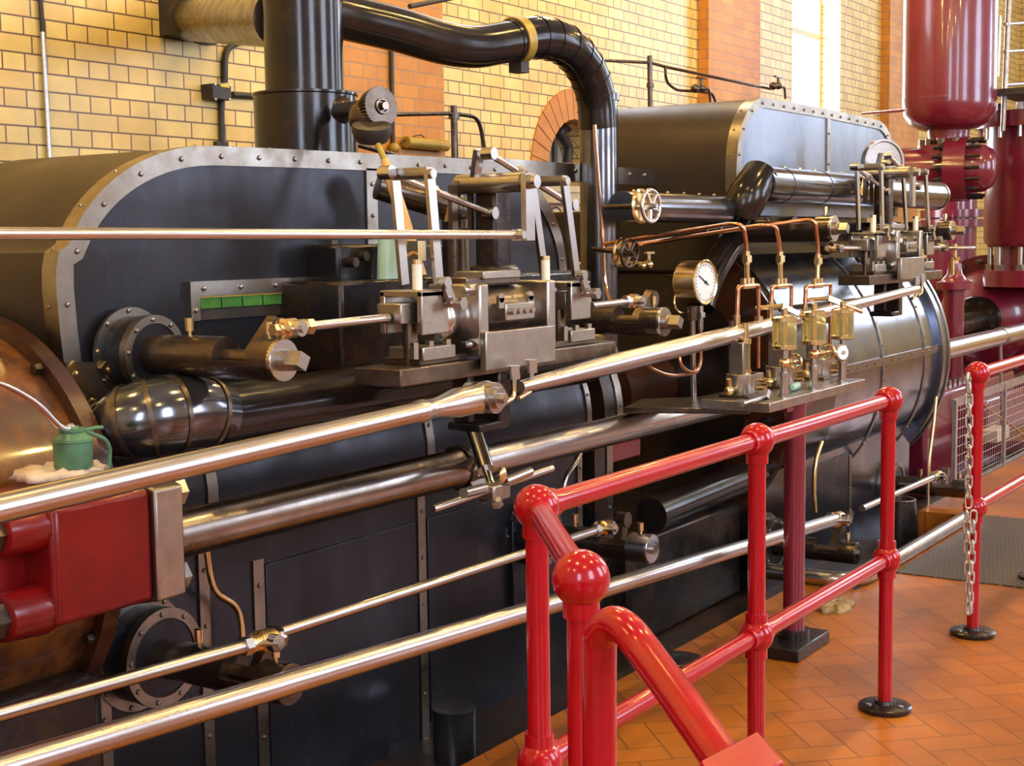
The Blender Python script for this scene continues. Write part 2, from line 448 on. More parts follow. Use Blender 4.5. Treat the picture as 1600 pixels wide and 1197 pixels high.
# far end wall and the walls behind the viewer, each with tall windows
eops = [(-1.7, 1.5, 3.2, 7.2, True)]
PE = lambda s, z, d: V((XR+d, s, z))
mb = MB(); wall_plane(mb, PE, YF, YW, -1.2, ZC, eops, .32); struct('wall_right', mb, 'ybrick')
for i, o in enumerate(eops): window(2+i, PE, o, 'day3', bars=(.4, .8))
fops = [(c-1.05, c+1.05, 1.9, 4.6, True) for c in (.2, 5.6, 11.2, 18.6)]
PF = lambda s, z, d: V((s, YF-d, z))
mb = MB(); wall_plane(mb, PF, XL, XR, -1.2, ZC, fops, .32); struct('wall_front', mb, 'plaster')  # unseen wall; pale finish chosen to keep reflections in the metal neutral
for i, o in enumerate(fops): window(5+i, PF, o, 'day', bars=(.4, .8))
lops = [(-2.9, -1.1, 1.9, 4.6, True)]
PL = lambda s, z, d: V((XL-d, s, z))
mb = MB(); wall_plane(mb, PL, YF, YW, -1.2, ZC, lops, .32); struct('wall_left', mb, 'plaster')  # also unseen, given the same pale finish for neutral metal reflections
window(10, PL, lops[0], 'day', bars=(.4, .8))
struct('ceiling', MB().box((XL, YF, ZC), (XR, YW, ZC+.2)), 'ceil')
# brick pilasters standing on the back wall
for n, (a, b) in enumerate(((5.96, 6.99), (10.66, 11.70), (15.14, 16.18)), 1):
    struct('trim_%d' % n, MB().box((a, YW-.1, -.3), (b, YW, ZC)), 'rbrick')
# arch of voussoirs round the recess, and the plastered back of the recess
mb = MB(); ca = (arch[0]+arch[1])/2
for k in range(17):
    a0, a1 = PI*k/17+.008, PI*(k+1)/17-.008
    P = [V((ca+r*math.cos(a), YW-.012, 2.06+r*math.sin(a))) for a, r in ((a0, .39), (a1, .39), (a1, .605), (a0, .605))]
    mb.prism(P, (0, .012+.1, 0))
for k in range(14):
    z = 2.06-.115*k
    for s in (-1, 1): mb.box((ca+s*.4975-.1075, YW-.012, z-.11), (ca+s*.4975+.1075, YW+.1, z-.004))
struct('trim_4', mb, 'vous')
struct('wall_recess', MB().box((8.2, YW+.33, -.3), (9.2, YW+.36, 2.6)), 'plaster')
# floors
def slab(name, pts, z, m, t=.12):
    return struct(name, MB().prism([V((x, y, z-t)) for x, y in pts], (0, 0, t)), m)
KX0, KX1, KY, PITY = 6.06, 8.03, 2.166, 2.44
slab('floor', [(XL, YF), (XR, YF), (XR, 2.5), (KX1, 2.5), (KX1, KY), (KX0, KY), (KX0, PITY), (XL, PITY)], 0, 'tile', .3)
slab('floor_pit', [(XL, PITY), (KX0, PITY), (KX0, KY), (KX1, KY), (KX1, 2.5), (XR, 2.5), (XR, YW), (XL, YW)], -.17, 'pit')
# ------------------------------------------------------------------ lamps hung from the ceiling
lampspots = [(.5, -1.0), (.5, 1.3), (3.4, -1.0), (3.4, 1.3), (6.3, -1.0), (6.3, 1.3), (9.6, -1.0), (9.6, 1.3), (1.4, 3.9), (4.6, 3.9), (7.8, 3.9), (11.0, 3.9), (13.5, -1.0), (-2.4, 1.3), (-2.4, 3.9)]
for i, (x, y) in enumerate(lampspots):
    zb = 5.0
    t = thing('pendant_lamp', (x, y, zb-.1), 'enamel pendant lamp hung high under the ceiling boards', 'lamp', 'pendant lamps')
    mk('lamp_shade', MB().lathe([(0, .24), (.06, .235), (.16, .10), (.24, .05), (.24, .045), (.155, .09), (.055, .22), (0, .23)], (x, y, zb), (0, 0, 1), 24), 'shade', t)
    mk('bulb', MB().sphere((x, y, zb+.02), .075, 16, 10), 'bulb', t)
    mk('cord', MB().cyl((x, y, zb+.23), (x, y, ZC), .008, n=8), 'blackm', t)
# ================================================================== WALL FITTINGS
def pipe(name, P, r, m, label, cat='pipe', n=10, extra=None, parent=None, group=None):
    mb = MB().tube(P, r, n)
    if extra: extra(mb)
    o = mk(name, mb, m, parent)
    return tag(o, label, cat, group) if label else o
YP = YW-.017
t = thing('wall_pipe', at(80, 258, YP), 'thin dark and pink pipe running straight up the yellow bricks at far left', 'pipe')
q = at(66.5, 50, YP)
mk('painted_length', MB().cyl(q, q+(q-at(80, 262, YP)), .011, n=10), 'blackm', t)
mk('bare_length', MB().cyl(at(80, 300, YP), q, .011, n=10), 'chain', t)
# conduit and junction box
t = thing('junction_box', at(348, 155, YW-.04), 'black conduit box with a yellow sticker on the yellow brick wall', 'junction box')
a, b = at(332, 130, YW-.08), at(362, 157, YW-.08)
mk('box_body', MB().box((a.x, YW-.08, b.z), (b.x, YW, a.z)), 'blackm', t, bevel=.004)
s1, s2 = at(345, 131, YW-.083), at(359, 137, YW-.083)
mk('warning_sticker', MB().box((s1.x, YW-.083, s2.z), (s2.x, YW-.08, s1.z)), 'yellow', t)
mb = MB()
for x, y in ((336, 132), (359, 133), (337, 155), (359, 155)): mb.rivet(at(x, y, YW-.081), (0, -1, 0), .008)
mk('screws', mb, 'steel', t)
pipe('conduit', fillet([at(351, 129, YP), at(351, 72, YP), at(418, 56, YP)], .16), .017, 'blackm', 'black conduit bending from the top of the stickered box to the column', 'conduit')
pipe('conduit', [at(346, 158, YP), at(347, 245, YP)], .015, 'blackm', 'straight black conduit dropping below the stickered box', 'conduit', extra=lambda m: m.box(at(346, 225, YP)-V((.04, .01, .012)), at(346, 225, YP)+V((.04, .02, .012))))
pipe('conduit', [at(363, 148, YP), at(420, 152, YP)], .017, 'blackm', 'short black conduit running right from the stickered box behind the column', 'conduit')
# drop pipe and ochre tube lamp on the red pilaster
YQ = YW-.1
pipe('wall_pipe', [at(611, 40, YQ-.014), at(614, 232, YQ-.014)], .013, 'blackm', 'dark upright pipe on the red brick pilaster behind the toothed gears', 'pipe')
t = thing('tube_lamp', at(655, 230, YQ-.05), 'ochre tube wall lamp lying across the red brick pilaster', 'wall lamp')
p0, p1 = at(634, 222, YQ-.036), at(697, 228, YQ-.036)
mk('lamp_tube', MB().cyl(p0, p1, .034, n=18), 'ochre', t)
mk('end_cap', MB().sphere(at(616, 232, YQ-.036), .033, 14, 8), 'ochre', t)
mk('wire', MB().tube(spline([at(622, 227, YQ-.036), at(632, 219, YQ-.036), at(655, 211, YQ-.036), at(664, 216, YQ-.036)]), .004, 6), 'blackm', t)
# dark pipes that stand behind the engine covers
YB = 4.2
t = thing('pipe_stand', at(712, 270, YB), 'dark stand pipe with a bent arm behind the near engine cover', 'pipe')
mk('upright', MB().cyl(V((at(713, 290, YB).x, YB, -.17)), at(709, 165, YB), .018).cyl(at(709, 178, YB), at(709, 186, YB), .027), 'bonnet', t)
mk('arm', MB().tube(fillet([at(612, 179, YB), at(709, 177, YB), at(748, 183, YB), at(756, 225, YB), at(762, 285, YB)], .12), .011), 'bonnet', t)
pipe('curved_pipe', spline([at(545, 222, YB-.1), at(575, 231, YB-.1), at(650, 250, YB-.1), at(720, 258, YB-.1), at(760, 257, YB-.1), at(830, 256, YB-.1), at(905, 258, YB-.1)]), .012, 'bonnet', 'long dark pipe sagging along the top of the near cover', 'pipe')
YB = 4.5
t = thing('pipe_stand', at(1018, 275, YB), 'dark stand pipe behind the tall bent pipe, with two branch lines', 'pipe')
mk('upright', MB().cyl(V((at(1021, 285, YB).x, YB, -.17)), at(1015, 87, YB), .017).cyl(at(1016, 130, YB), at(1016, 137, YB), .025), 'bonnet', t)
mk('long_branch', MB().tube([at(940, 94, YB), at(1016, 98, YB), at(1042, 105, YB), at(1204, 139, YB)], .011), 'bonnet', t)
mk('short_branch', MB().tube(fillet([at(1039, 103, YB), at(1041, 128, YB), at(1056, 141, YB), at(1090, 143, YB), at(1113, 146, YB), at(1118, 160, YB)], .1), .010), 'bonnet', t)
for px, py, lab in ((1096, 138, 'small dark stop valve above the left end of the far cover'), (1216, 134, 'small dark stop valve with a cross handle above the silver far cover')):
    p = at(px, py, YB-.05)
    t = thing('stop_valve', p-V((0, 0, .05)), lab, 'valve')
    mk('valve_body', MB().sphere(p, .03, 12, 8).cyl(p-V((.09, 0, .005)), p+V((.06, 0, -.005)), .014).sphere(p-V((.1, 0, .01)), .032, 12, 8), 'bonnet', t)
    mk('valve_handle', MB().cyl(p, p+V((0, 0, .07)), .012).box(p+V((-.07, -.012, .062)), p+V((.05, .012, .074))), 'bonnet', t)
    mk('outlet', MB().tube(fillet([p+V((.05, 0, 0)), p+V((.13, 0, 0)), p+V((.145, 0, -.09))], .06), .010), 'bonnet', t)
# dark pipes inside the recess
pipe('recess_pipe', [at(866, 215, 5.42), at(866, 330, 5.42)], .022, 'blackm', 'dark upright pipe inside the arched brick recess', 'pipe')
pipe('recess_pipe', spline([at(884, 265, 5.38), at(888, 232, 5.38), at(876, 205, 5.38), at(905, 195, 5.38)]), .035, 'blackm', 'fat black pipe curving out of the arched brick recess', 'pipe')
# gauge board beyond the end of the near cover
t = thing('gauge_board', at(880, 430, 4.8), 'cream gauge board with a maroon band seen past the near cover', 'gauge board')
a, b = at(842, 288, 4.8), at(908, 470, 4.8)
mk('board', MB().box((a.x, 4.8, b.z), (b.x, 4.84, a.z)), 'cream', t)
for x in (a.x+.05, b.x-.05): mk('board_post', MB().box((x-.02, 4.84, -.17), (x+.02, 4.88, a.z)), 'blackm', t)
for y0, y1 in ((298, 301), (316, 322), (370, 373), (405, 410)):
    a, b = at(842, y0, 4.795), at(908, y1, 4.795); mk('maroon_band', MB().box((a.x, 4.794, b.z), (b.x, 4.8, a.z)), 'maroon', t)
def dial(t, c, R, ax, angle, mrim, depth=.05, ticks=24):
    ax = V(ax).normalized(); u, w = frame(ax)
    up = V((0, 0, 1)); sd = up.cross(ax).normalized()
    mk('gauge_case', MB().lathe([(-depth, R*.92), (-depth*.9, R), (-.004, R), (.004, R*1.06), (.008, R*1.0), (.004, R*.92), (-.002, R*.9)], c, ax, 32), mrim, t)
    f = mk('dial_face', MB().cyl(c-ax*.001, c+ax*.003, R*.9, n=32), 'dial', t)
    mb = MB()
    for k in range(ticks):
        a = math.radians(-50+280*k/(ticks-1)); d = sd*-math.cos(a)+up*math.sin(a)
        L = .14 if k % 4 == 0 else .07
        mb.bar(c+d*R*.82+ax*.0035, c+d*R*(.82-L)+ax*.0035, R*.028, .001, ax)
    mb.torus(c+ax*.003, ax, R*.84, R*.01, 32, 4)
    mk('dial_marks', mb, 'dark', f)
    a = math.radians(angle); d = sd*-math.cos(a)+up*math.sin(a)
    mk('pointer', MB().bar(c-d*R*.28+ax*.006, c+d*R*.7+ax*.006, R*.05, .002, ax).cyl(c+ax*.003, c+ax*.009, R*.07, n=12), 'dark', f)
p = at(868, 339, 4.76)
t = thing('pressure_gauge', p-V((0, 0, .12)), 'small round white gauge on the cream board', 'gauge')
dial(t, p, .062, (-.15, -1, 0), 60, 'black', .04, 16)
mk('gauge_cock', MB().cyl(p-V((0, 0, .06)), p-V((0, 0, .2)), .008, n=8).cyl(p-V((.05, 0, .1)), p-V((-.04, 0, .1)), .007, n=8), 'brass', t)
pipe('wall_pipe', [at(640, 10, 4.6), at(730, -8, 4.6)], .014, 'blackm', 'short length of dark pipe above the overhead steam pipe at the top edge', 'pipe')
# ================================================================== ENGINE BODIES
def arc(cx, cz, rx, rz, a0, a1, n=14):
    return [(cx+rx*math.cos(math.radians(a0+(a1-a0)*i/n)), cz+rz*math.sin(math.radians(a0+(a1-a0)*i/n))) for i in range(n+1)]
def resample(P, step):
    """points along a polyline at even spacing"""
    P = [V((x, 0, z)) for x, z in P]; L = [0]
    for a, b in zip(P, P[1:]): L.append(L[-1]+(b-a).length)
    n = max(2, round(L[-1]/step)); out = []
    for k in range(n+1):
        s = L[-1]*k/n; i = max(j for j in range(len(L)) if L[j] <= s+1e-9); i = min(i, len(P)-2)
        t = (s-L[i])/max(1e-9, L[i+1]-L[i]); out.append(P[i].lerp(P[i+1], t))
    return out
def inset(P, w, c):
    """move an open outline inwards"""
    out = []
    for i in range(len(P)):
        a, b = V(P[max(0, i-1)]), V(P[min(len(P)-1, i+1)])
        d = (b-a).normalized(); n = V((d.y, -d.x))
        if n.dot(V(c)-V(P[i])) < 0: n = -n
        out.append((P[i][0]+n.x*w, P[i][1]+n.y*w))
    return out
def lagging(label, P, Y, depth, zb, w, panel, hood, riv):
    """flat fronted sheet cover: open outline P of (x, z) from bottom left over the top to bottom right"""
    c = (sum(p[0] for p in P)/len(P), zb+.2)
    t = thing('engine_cover', (c[0], Y+depth/2, zb), label, 'engine cover')
    full = P+[(P[-1][0], zb), (P[0][0], zb)]
    mk('front_panel', MB().prism([V((x, Y, z)) for x, z in full], (0, .02, 0)), panel, t)
    h = MB().ribbon([V((x, Y+.001, z)) for x, z in P], [V((x, Y+depth, z)) for x, z in P])
    Pi = inset(P, .01, c)
    h.ribbon([V((x, Y+.03, z)) for x, z in Pi], [V((x, Y+depth, z)) for x, z in Pi])
    h.ribbon([V((x, Y+depth, z)) for x, z in Pi], [V((x, Y+depth, z)) for x, z in P], False)
    mk('hood_sheet', h, hood, t)
    I = inset(P, w, c); o = inset(P, -.004, c)
    r = MB()
    A = [V((x, Y-.007, z)) for x, z in o]; B = [V((x, Y-.007, z)) for x, z in I]
    r.ribbon(A, B, False).ribbon(B, [V((x, Y+.002, z)) for x, z in I], False)
    r.ribbon(A, [V((x, Y+.05, z)) for x, z in o]).ribbon([V((x, Y+.05, z)) for x, z in o], [V((x, Y+.05, z)) for x, z in P], False)
    for p in resample(inset(P, w*.5, c), riv): r.rivet((p.x, Y-.007, p.z), (0, -1, 0), .0085, .9)
    R = resample(o, riv)
    for i, p in enumerate(R):
        a, b = R[max(0, i-1)], R[min(len(R)-1, i+1)]; d = (b-a).normalized(); n = V((-d.z, 0, d.x))
        r.rivet((p.x, Y+.03, p.z), n if n.z > -.2 else -n, .0065, .9)
    mk('rim_strip', r, 'strip', t)
    return t
# near engine cover
CY = 2.99
P = [(lambda q: (q.x, q.z))(at(x, y, CY)) for x, y in ((100, 572), (93, 517), (87, 450), (87, 420), (91, 395))]+arc(2.97, 1.47, .565, .40, 162, 92)+[(3.3, 1.876), (4.1, 1.885)]+arc(4.36, 1.45, .55, .435, 88, 4)+[(4.905, 1.2)]
lc = lagging('near blue grey engine cover with rounded corners and riveted rim, behind the top rod', P, CY, .74, 1.17, .052, 'clad', 'hood', .155)
def vstrip(parent, x, z0, z1, Y, w=.04, step=.14, name='cover_strip', m='strip', t=.007):
    mb = MB().box((x-w/2, Y-t, z0), (x+w/2, Y, z1))
    n = max(1, round((z1-z0)/step))
    for k in range(n): mb.rivet((x, Y-t, z0+(z1-z0)*(k+.5)/n), (0, -1, 0), .008, .9)
    return mk(name, mb, m, parent)
vstrip(lc, 3.675, 1.42, 1.835, CY, .055, .11)
vstrip(lc, 3.48, 1.40, 1.60, CY, .03, .07)
# slot with a row of green glazed pieces
a, b = at(290, 447, CY), at(526, 441, CY)
mb = MB().box((a.x, CY-.02, a.z-.03), (b.x, CY, a.z+.012)).box((a.x, CY-.02, a.z-.10), (a.x+.035, CY, a.z-.0301))
for k in range(5): mb.rivet((a.x+.05+(b.x-a.x-.06)*k/4, CY-.02, a.z-.008), (0, -1, 0), .009, .9)
mb.rivet((a.x+.017, CY-.02, a.z-.07), (0, -1, 0), .009, .9)
mk('slot_frame', mb, 'plate', lc)
mb = MB()
for k in range(7):
    x0 = a.x+.045+(b.x-a.x-.05)*k/7; mb.box((x0, CY-.012, a.z-.068), (x0+(b.x-a.x-.05)/7-.006, CY, a.z-.034))
mk('green_glazed_strip', mb, 'gtile', lc, bevel=.002)
mk('slot_lip', MB().box((a.x+.035, CY-.016, a.z-.036), (b.x, CY, a.z-.029)), 'ochre', lc)
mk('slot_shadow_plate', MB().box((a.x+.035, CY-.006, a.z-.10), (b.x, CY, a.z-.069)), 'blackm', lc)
# far engine cover
FY = 2.8
P = [(6.155, 1.72), (6.14, 1.90)]+arc(6.48, 1.93, .335, .335, 175, 92)+[(7.3, 2.268), (7.9, 2.262)]+arc(8.10, 1.90, .36, .36, 88, 2)+[(8.47, 1.72)]
rc = lagging('far silver engine cover with riveted rim and brown side, below the daylit window', P, FY, .85, 1.70, .045, 'zinc', 'hood', .13)
x = at(1293, 250, FY).x; vstrip(rc, x, 1.74, 2.225, FY, .045, .16)
# flat bar carried on past the near cover
b = at(1030, 266, 3.23)
mb = MB().box((4.7, 3.23, b.z-.078), (b.x, 3.26, b.z))
for x in (5.4, 5.9, 6.05): mb.rivet((x, 3.23, b.z-.03), (0, -1, 0), .012, .9)
tag(mk('tie_bar', mb, 'plate'), 'flat steel bar level with the cover top, running behind the tall bent pipe', 'bar')
# ------------------------------------------------------------------ near cylinder
AY, AZ = 3.36, .86
def dshape(front, yc, zc, R, zlow, zbase):
    """closed (y, z) outline: round on top, flat front below"""
    a = math.degrees(math.acos(min(1, (yc-front)/R)))
    P = [(front, zbase), (front, zlow)]
    for i in range(21):
        t = math.radians(180+12-(192-20)*i/20); P.append((yc+R*math.cos(t), zc+R*math.sin(t)))
    return P+[(yc+R, zbase)]
def extrude(mb, P, x0, x1):
    A = mb.ring([V((x0, y, z)) for y, z in P]); B = mb.ring([V((x1, y, z)) for y, z in P])
    mb.bridge(A, B, False)
    for k in range(len(mb.s)-len(P), len(mb.s)):
        if 2 <= k-(len(mb.s)-len(P)) < len(P)-2: mb.s[k] = True
    mb.face(A[::-1]); mb.face(B); return mb
def hoop(P, x, w, t, c, riv=.12, npt=None, m=None):
    """a flat band round an outline at x"""
    mb = MB(); P = P[:npt] if npt else P
    Q = inset(P, -t, c); n = len(Q)
    a = [V((x-w/2, y, z)) for y, z in Q]; b = [V((x+w/2, y, z)) for y, z in Q]
    mb.ribbon(a, b, True)
    mb.ribbon(a, [V((x-w/2, y, z)) for y, z in P], False); mb.ribbon(b, [V((x+w/2, y, z)) for y, z in P], False)
    R = resample(Q, riv)
    for i, p in enumerate(R):
        q0, q1 = R[max(0, i-1)], R[min(len(R)-1, i+1)]; d = (q1-q0).normalized()
        nn = V((-d.z, 0, d.x)); cc = V((p.x-c[0], 0, p.z-c[1]))
        if nn.dot(cc) < 0: nn = -nn
        mb.rivet((x, p.x, p.z), (0, nn.x, nn.z), .008, .9)
    return mb
LP = dshape(2.965, AY, AZ, .445, .74, -.17)
lcyl = thing('engine_cylinder', (3.7, AY, -.17), 'near engine cylinder in dark blue cladding with flat lower panels and riveted hoops', 'engine cylinder')
mk('cladding', extrude(MB(), LP, 2.46, 4.98), 'clad', lcyl)
cc = (AY, .6)
for x, w, npt in ((2.835, .04, 18), (3.875, .042, 18), (4.96, .035, 18)): mk('hoop', hoop(LP, x, w, .008, cc, .16, npt), 'strip', lcyl)
mk('end_ring', extrude(MB(), [(AY+(y-AY)*1.05, AZ+(z-AZ)*1.05 if z > .3 else z) for y, z in LP], 5.06, 5.20), 'iron', lcyl)
mk('end_hoop', hoop([(AY+(y-AY)*1.05, AZ+(z-AZ)*1.05 if z > .3 else z) for y, z in LP], 5.18, .05, .006, cc, .16, 18), 'strip', lcyl)
vstrip(lcyl, 2.455, -.15, .52, 2.965, .05, .13, 'panel_strip'); vstrip(lcyl, 3.06, -.15, .64, 2.965, .045, .16, 'panel_strip')
# raised door panel between the strips
mk('side_panel', MB().box((3.09, 2.957, -.12), (3.84, 2.966, .62)), 'clad', lcyl, bevel=.003)
mk('side_panel', MB().box((3.91, 2.957, -.12), (4.42, 2.966, .62)), 'clad', lcyl, bevel=.003)
mb = MB()
a, b = at(801, 815, 2.93), at(806, 960, 2.93)
mb.box((a.x, 2.93, b.z), (a.x+.36, 2.965, a.z))
for k in range(5): mb.rivet((a.x+.012, 2.93, b.z+(a.z-b.z)*(k+.5)/5), (0, -1, 0), .008, .9)
mk('corner_box', mb, 'clad', lcyl, bevel=.004)
# bent copper drain running down the cladding behind the red lug
pipe('drain_pipe', fillet([at(322, 850, 2.9), at(329, 905, 2.9), at(338, 928, 2.9), at(372, 948, 2.9), at(379, 985, 2.9), at(379, 1020, 2.9)], .05), .010, 'brass', 'thin brass pipe snaking down beside the red lug', 'pipe')
# dark cast chest between cover and pipe
t = thing('steam_chest', (3.9, 2.8, 1.27), 'dark cast chest under the near cover, behind the polished valve gear', 'chest')
a, b = at(532, 440, 2.74), at(760, 540, 2.74)
mk('chest_body', MB().box((a.x, 2.74, b.z-.03), (4.7, 3.0, a.z)), 'iron', t, bevel=.012)
c, d = at(528, 382, 2.86), at(590, 440, 2.86)
mk('chest_top', MB().box((c.x, 2.86, d.z), (d.x+.5, 3.0, c.z)), 'iron', t, bevel=.012)
mb = MB()
for px, py in ((562, 400), (545, 410)): p = at(px, py, 2.86); mb.cyl(p, p-V((0, .03, 0)), .016, n=10)
mk('bolts', mb, 'bonnet', t)
# enamel tube seen behind the upright levers
p0, p1 = at(608, 372, 2.80), at(606, 442, 2.80)
tag(mk('oil_reservoir', MB().cyl(p1, p0, .036, n=24), 'mint', bevel=.006), 'pale green enamel cylinder half hidden behind the upright steel levers', 'reservoir')
# brown stop pot with its slanting feed
p0, p1 = at(714, 445, 2.70), at(714, 340, 2.70)
t = thing('steam_pot', p0, 'brown steel pot behind the crossed rods, with a slanting feed pipe', 'pot')
mk('pot_body', MB().lathe([(0, .05), (0, .046), ((p1-p0).z-.006, .046), ((p1-p0).z, .056), ((p1-p0).z+.012, .056)], p0, (0, 0, 1)), 'bonnet', t)
a, b = at(590, 290, 2.90), at(715, 328, 2.74)
mk('feed_pipe', MB().cyl(a, b, .045, .047, n=24).sphere(b, .05, 18, 10), 'bonnet', t)
# ------------------------------------------------------------------ far cylinder
RYc, RZc, RR = 3.41, .84, .80
RP = [(2.78, -.17), (2.78, .42)]+[(RYc+RR*math.cos(math.radians(a)), RZc+RR*math.sin(math.radians(a))) for a in [207-187*i/26 for i in range(27)]]+[(RYc+RR, -.17)]
rcyl = thing('engine_cylinder', (7.6, RYc, -.17), 'far large engine cylinder in bright sheet cladding, right of the oil lubricators', 'engine cylinder')
mk('dark_barrel', extrude(MB(), RP, 6.42, 6.98), 'black', rcyl)
mk('cladding', extrude(MB(), RP, 6.98, 8.72), 'shiny', rcyl)
cc = (RYc, RZc)
big = lambda k: [(RYc+(y-RYc)*k, RZc+(z-RZc)*k if z > .1 else z) for y, z in RP]
CIR = [(RYc+RR*math.cos(math.radians(a)), RZc+RR*math.sin(math.radians(a))) for a in [238-218*i/34 for i in range(35)]]
for x, w, k in ((7.70, .035, 1.), (8.47, .05, 1.)):
    mk('hoop', hoop(CIR, x, w, .007, cc, .19), 'strip', rcyl)
mk('end_flange', MB().lathe([(0, RR), (0, RR*1.035), (.15, RR*1.035), (.15, .2)], (8.72, RYc, RZc), (1, 0, 0), 64), 'shiny', rcyl)
for dx in (.015, .135):
    mk('hoop', MB().lathe([(-.018, RR*1.03), (-.018, RR*1.045), (.018, RR*1.045), (.018, RR*1.03)], (8.72+dx, RYc, RZc), (1, 0, 0), 64, True), 'strip', rcyl)
mb = MB().box((6.9, RYc-RR-.012, .875), (8.86, RYc-RR+.02, .92))
for k in range(14): mb.rivet((6.97+k*.14, RYc-RR-.012, .897), (0, -1, 0), .009, .9)
mk('seam_strip', mb, 'strip', rcyl)
for x in (6.83, 7.65): vstrip(rcyl, x, -.15, .36, 2.78, .04, .12, 'panel_strip')
mk('side_panel', MB().box((6.87, 2.772, -.1), (7.61, 2.781, .38)), 'clad', rcyl, bevel=.003)
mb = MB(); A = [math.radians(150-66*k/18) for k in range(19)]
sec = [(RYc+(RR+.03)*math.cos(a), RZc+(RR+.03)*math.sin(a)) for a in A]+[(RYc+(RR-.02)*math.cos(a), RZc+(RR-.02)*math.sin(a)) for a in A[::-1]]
mk('dark_reflection_shell', mb.prism([V((6.4, y, z)) for y, z in sec], (1.08, 0, 0)), 'black', rcyl, bevel=.004)  # black shell added to stand in for the dark reflection on the upper cladding
mk('top_casting', MB().box((6.25, 2.92, 1.42), (8.3, 4.1, 1.74)), 'black', rcyl, bevel=.02)
# end plate facing the near engine
hp = thing('cylinder_end_plate', (6.36, RYc, .04), 'round brown end plate with a ring of nuts, behind the gauge', 'end plate')
mk('outer_ring', MB().lathe([(0, .58), (0, RR*1.02), (.07, RR*1.02), (.07, .58)], (6.35, RYc, RZc), (1, 0, 0), 56), 'rust', hp)
mk('inner_disc', MB().lathe([(0, .1), (0, .585), (.07, .585), (.07, .1)], (6.335, RYc, RZc), (1, 0, 0), 56), 'black', hp)
for k in range(16):
    a = 2*PI*(k+.5)/16
    p = V((6.35, RYc+.70*math.cos(a), RZc+.70*math.sin(a)))
    mk('nut', MB().hexa(p, p-V((.04, 0, 0)), .026).cyl(p-V((.04, 0, 0)), p-V((.06, 0, 0)), .014, n=10), 'bonnet', hp)
c = at(1014, 413, 2.9)
t = thing('drain_cock', c-V((0, 0, .03)), 'little brass cock on the black disc below the geared handwheel', 'cock')
mk('cock_body', MB().cyl(c+V((.02, .4, 0)), c, .012, n=10).sphere(c, .02, 12, 8).sphere(c-V((.06, 0, .005)), .017, 10, 6), 'brass', t)
mk('cock_handle', MB().cyl(c, c+V((0, 0, .05)), .008, n=8).box(c+V((-.03, -.008, .045)), c+V((.04, .008, .055))), 'brass', t)
# piston rod housing between the two cylinders
t = thing('rod_housing', (5.7, AY, .7), 'brown oily housing round the rod joining the two cylinders', 'housing')
mk('gland_cone', MB().lathe([(0, .09), (0, .24), (.1, .235), (.55, .15), (.62, .15)], (5.2, AY, .86), (1, 0, 0), 36), 'rust', t)
mk('housing_flange', MB().lathe([(0, .14), (0, .21), (.06, .21), (.06, .14)], (5.76, AY, .86), (1, 0, 0), 36), 'rust', t)
mk('housing_tube', MB().cyl((5.82, AY, .86), (6.33, AY, .86), .165, n=36), 'rust', t)
# ------------------------------------------------------------------ frame barrel at the left
fb = thing('frame_barrel', (1.5, 3.3, .26), 'worn orange brown frame barrel at the far left behind the green oil can', 'engine frame')
mk('barrel', MB().lathe([(0, .40), (0, .54), (.66, .54), (.68, .565), (.72, .565), (.74, .54), (1.10, .54), (1.15, .50), (1.18, .2)], (1.22, 3.3, .85), (1, 0, 0), 64), 'orange', fb)
mk('barrel_flange', MB().lathe([(0, .5), (0, .575), (.05, .575), (.05, .5)], (2.30, 3.3, .85), (1, 0, 0), 64), 'rust', fb)
for k in range(14):
    a = 2*PI*k/14; p = V((2.30, 3.3+.555*math.cos(a), .85+.555*math.sin(a)))
    mk('flange_nut', MB().hexa(p, p-V((.025, 0, 0)), .014), 'bonnet', fb)
# dark wing of sheet under the cover corner
a = [at(100, 566, 2.955), at(166, 566, 2.955), at(200, 606, 2.955), at(240, 655, 2.955), at(150, 655, 2.955)]
t = thing('gusset_plate', at(160, 650, 2.955), 'brown sheet gusset with two brassy strips between the orange barrel and the banded elbow', 'sheet')
mk('gusset_sheet', MB().prism(a, (0, .03, 0)), 'hood', t)
for p, q in ((at(108, 570, 2.945), at(150, 640, 2.945)), (at(161, 568, 2.945), at(198, 612, 2.945))):
    mb = MB().bar(p, q, .034, .012)
    for k in (.2, .8): mb.rivet(p.lerp(q, k)-V((0, .006, 0)), (0, -1, 0), .009, .9)
    mk('gusset_strip', mb, 'brass', t)
# red cast lug that carries the tie rod
lug = thing('tie_rod_lug', (1.8, 2.6, .70), 'big chipped red casting at lower left that holds the thick tie rod', 'casting')
LY = 2.43
A, B = at(236, 762, LY), at(240, 940, LY); C_ = at(82, 810, LY); D = at(82, 985, LY)
x0, x1 = C_.x, A.x
zt, zb = A.z, B.z
mk('block', MB().box((x0, LY, zb), (x1, 2.745, zt)), 'redcast', lug, bevel=.016)
mk('web', MB().box((x0-.75, LY+.10, zb-.02), (x0+.02, 2.74, zt+.02)), 'redcast', lug, bevel=.012)
for z in (zt-.045, zb+.035):
    b = MB().lathe([(0, .045), (.004, .052), (.10, .058), (.14, .045)], (x0-.095, LY+.065, z), (1, 0, 0), 24)
    bo = mk('bolt_boss', b, 'redcast', lug)
    mk('bolt_head', MB().hexa((x0-.15, LY+.065, z), (x0-.094, LY+.065, z), .042), 'bonnet', bo)
A2, A3 = at(238, 768, LY), at(286, 905, LY)
pl = mk('end_plate', MB().prism([V((x1, y, z)) for y, z in ((LY-.012, zb+.0), (LY-.012, zt-.005), (LY+.06, zt+.02), (2.84, zt+.02), (2.88, zt-.06), (2.88, zb+.05), (2.8, zb-.02), (LY+.08, zb-.02))], (.085, 0, 0)), 'plate', lug, bevel=.006)
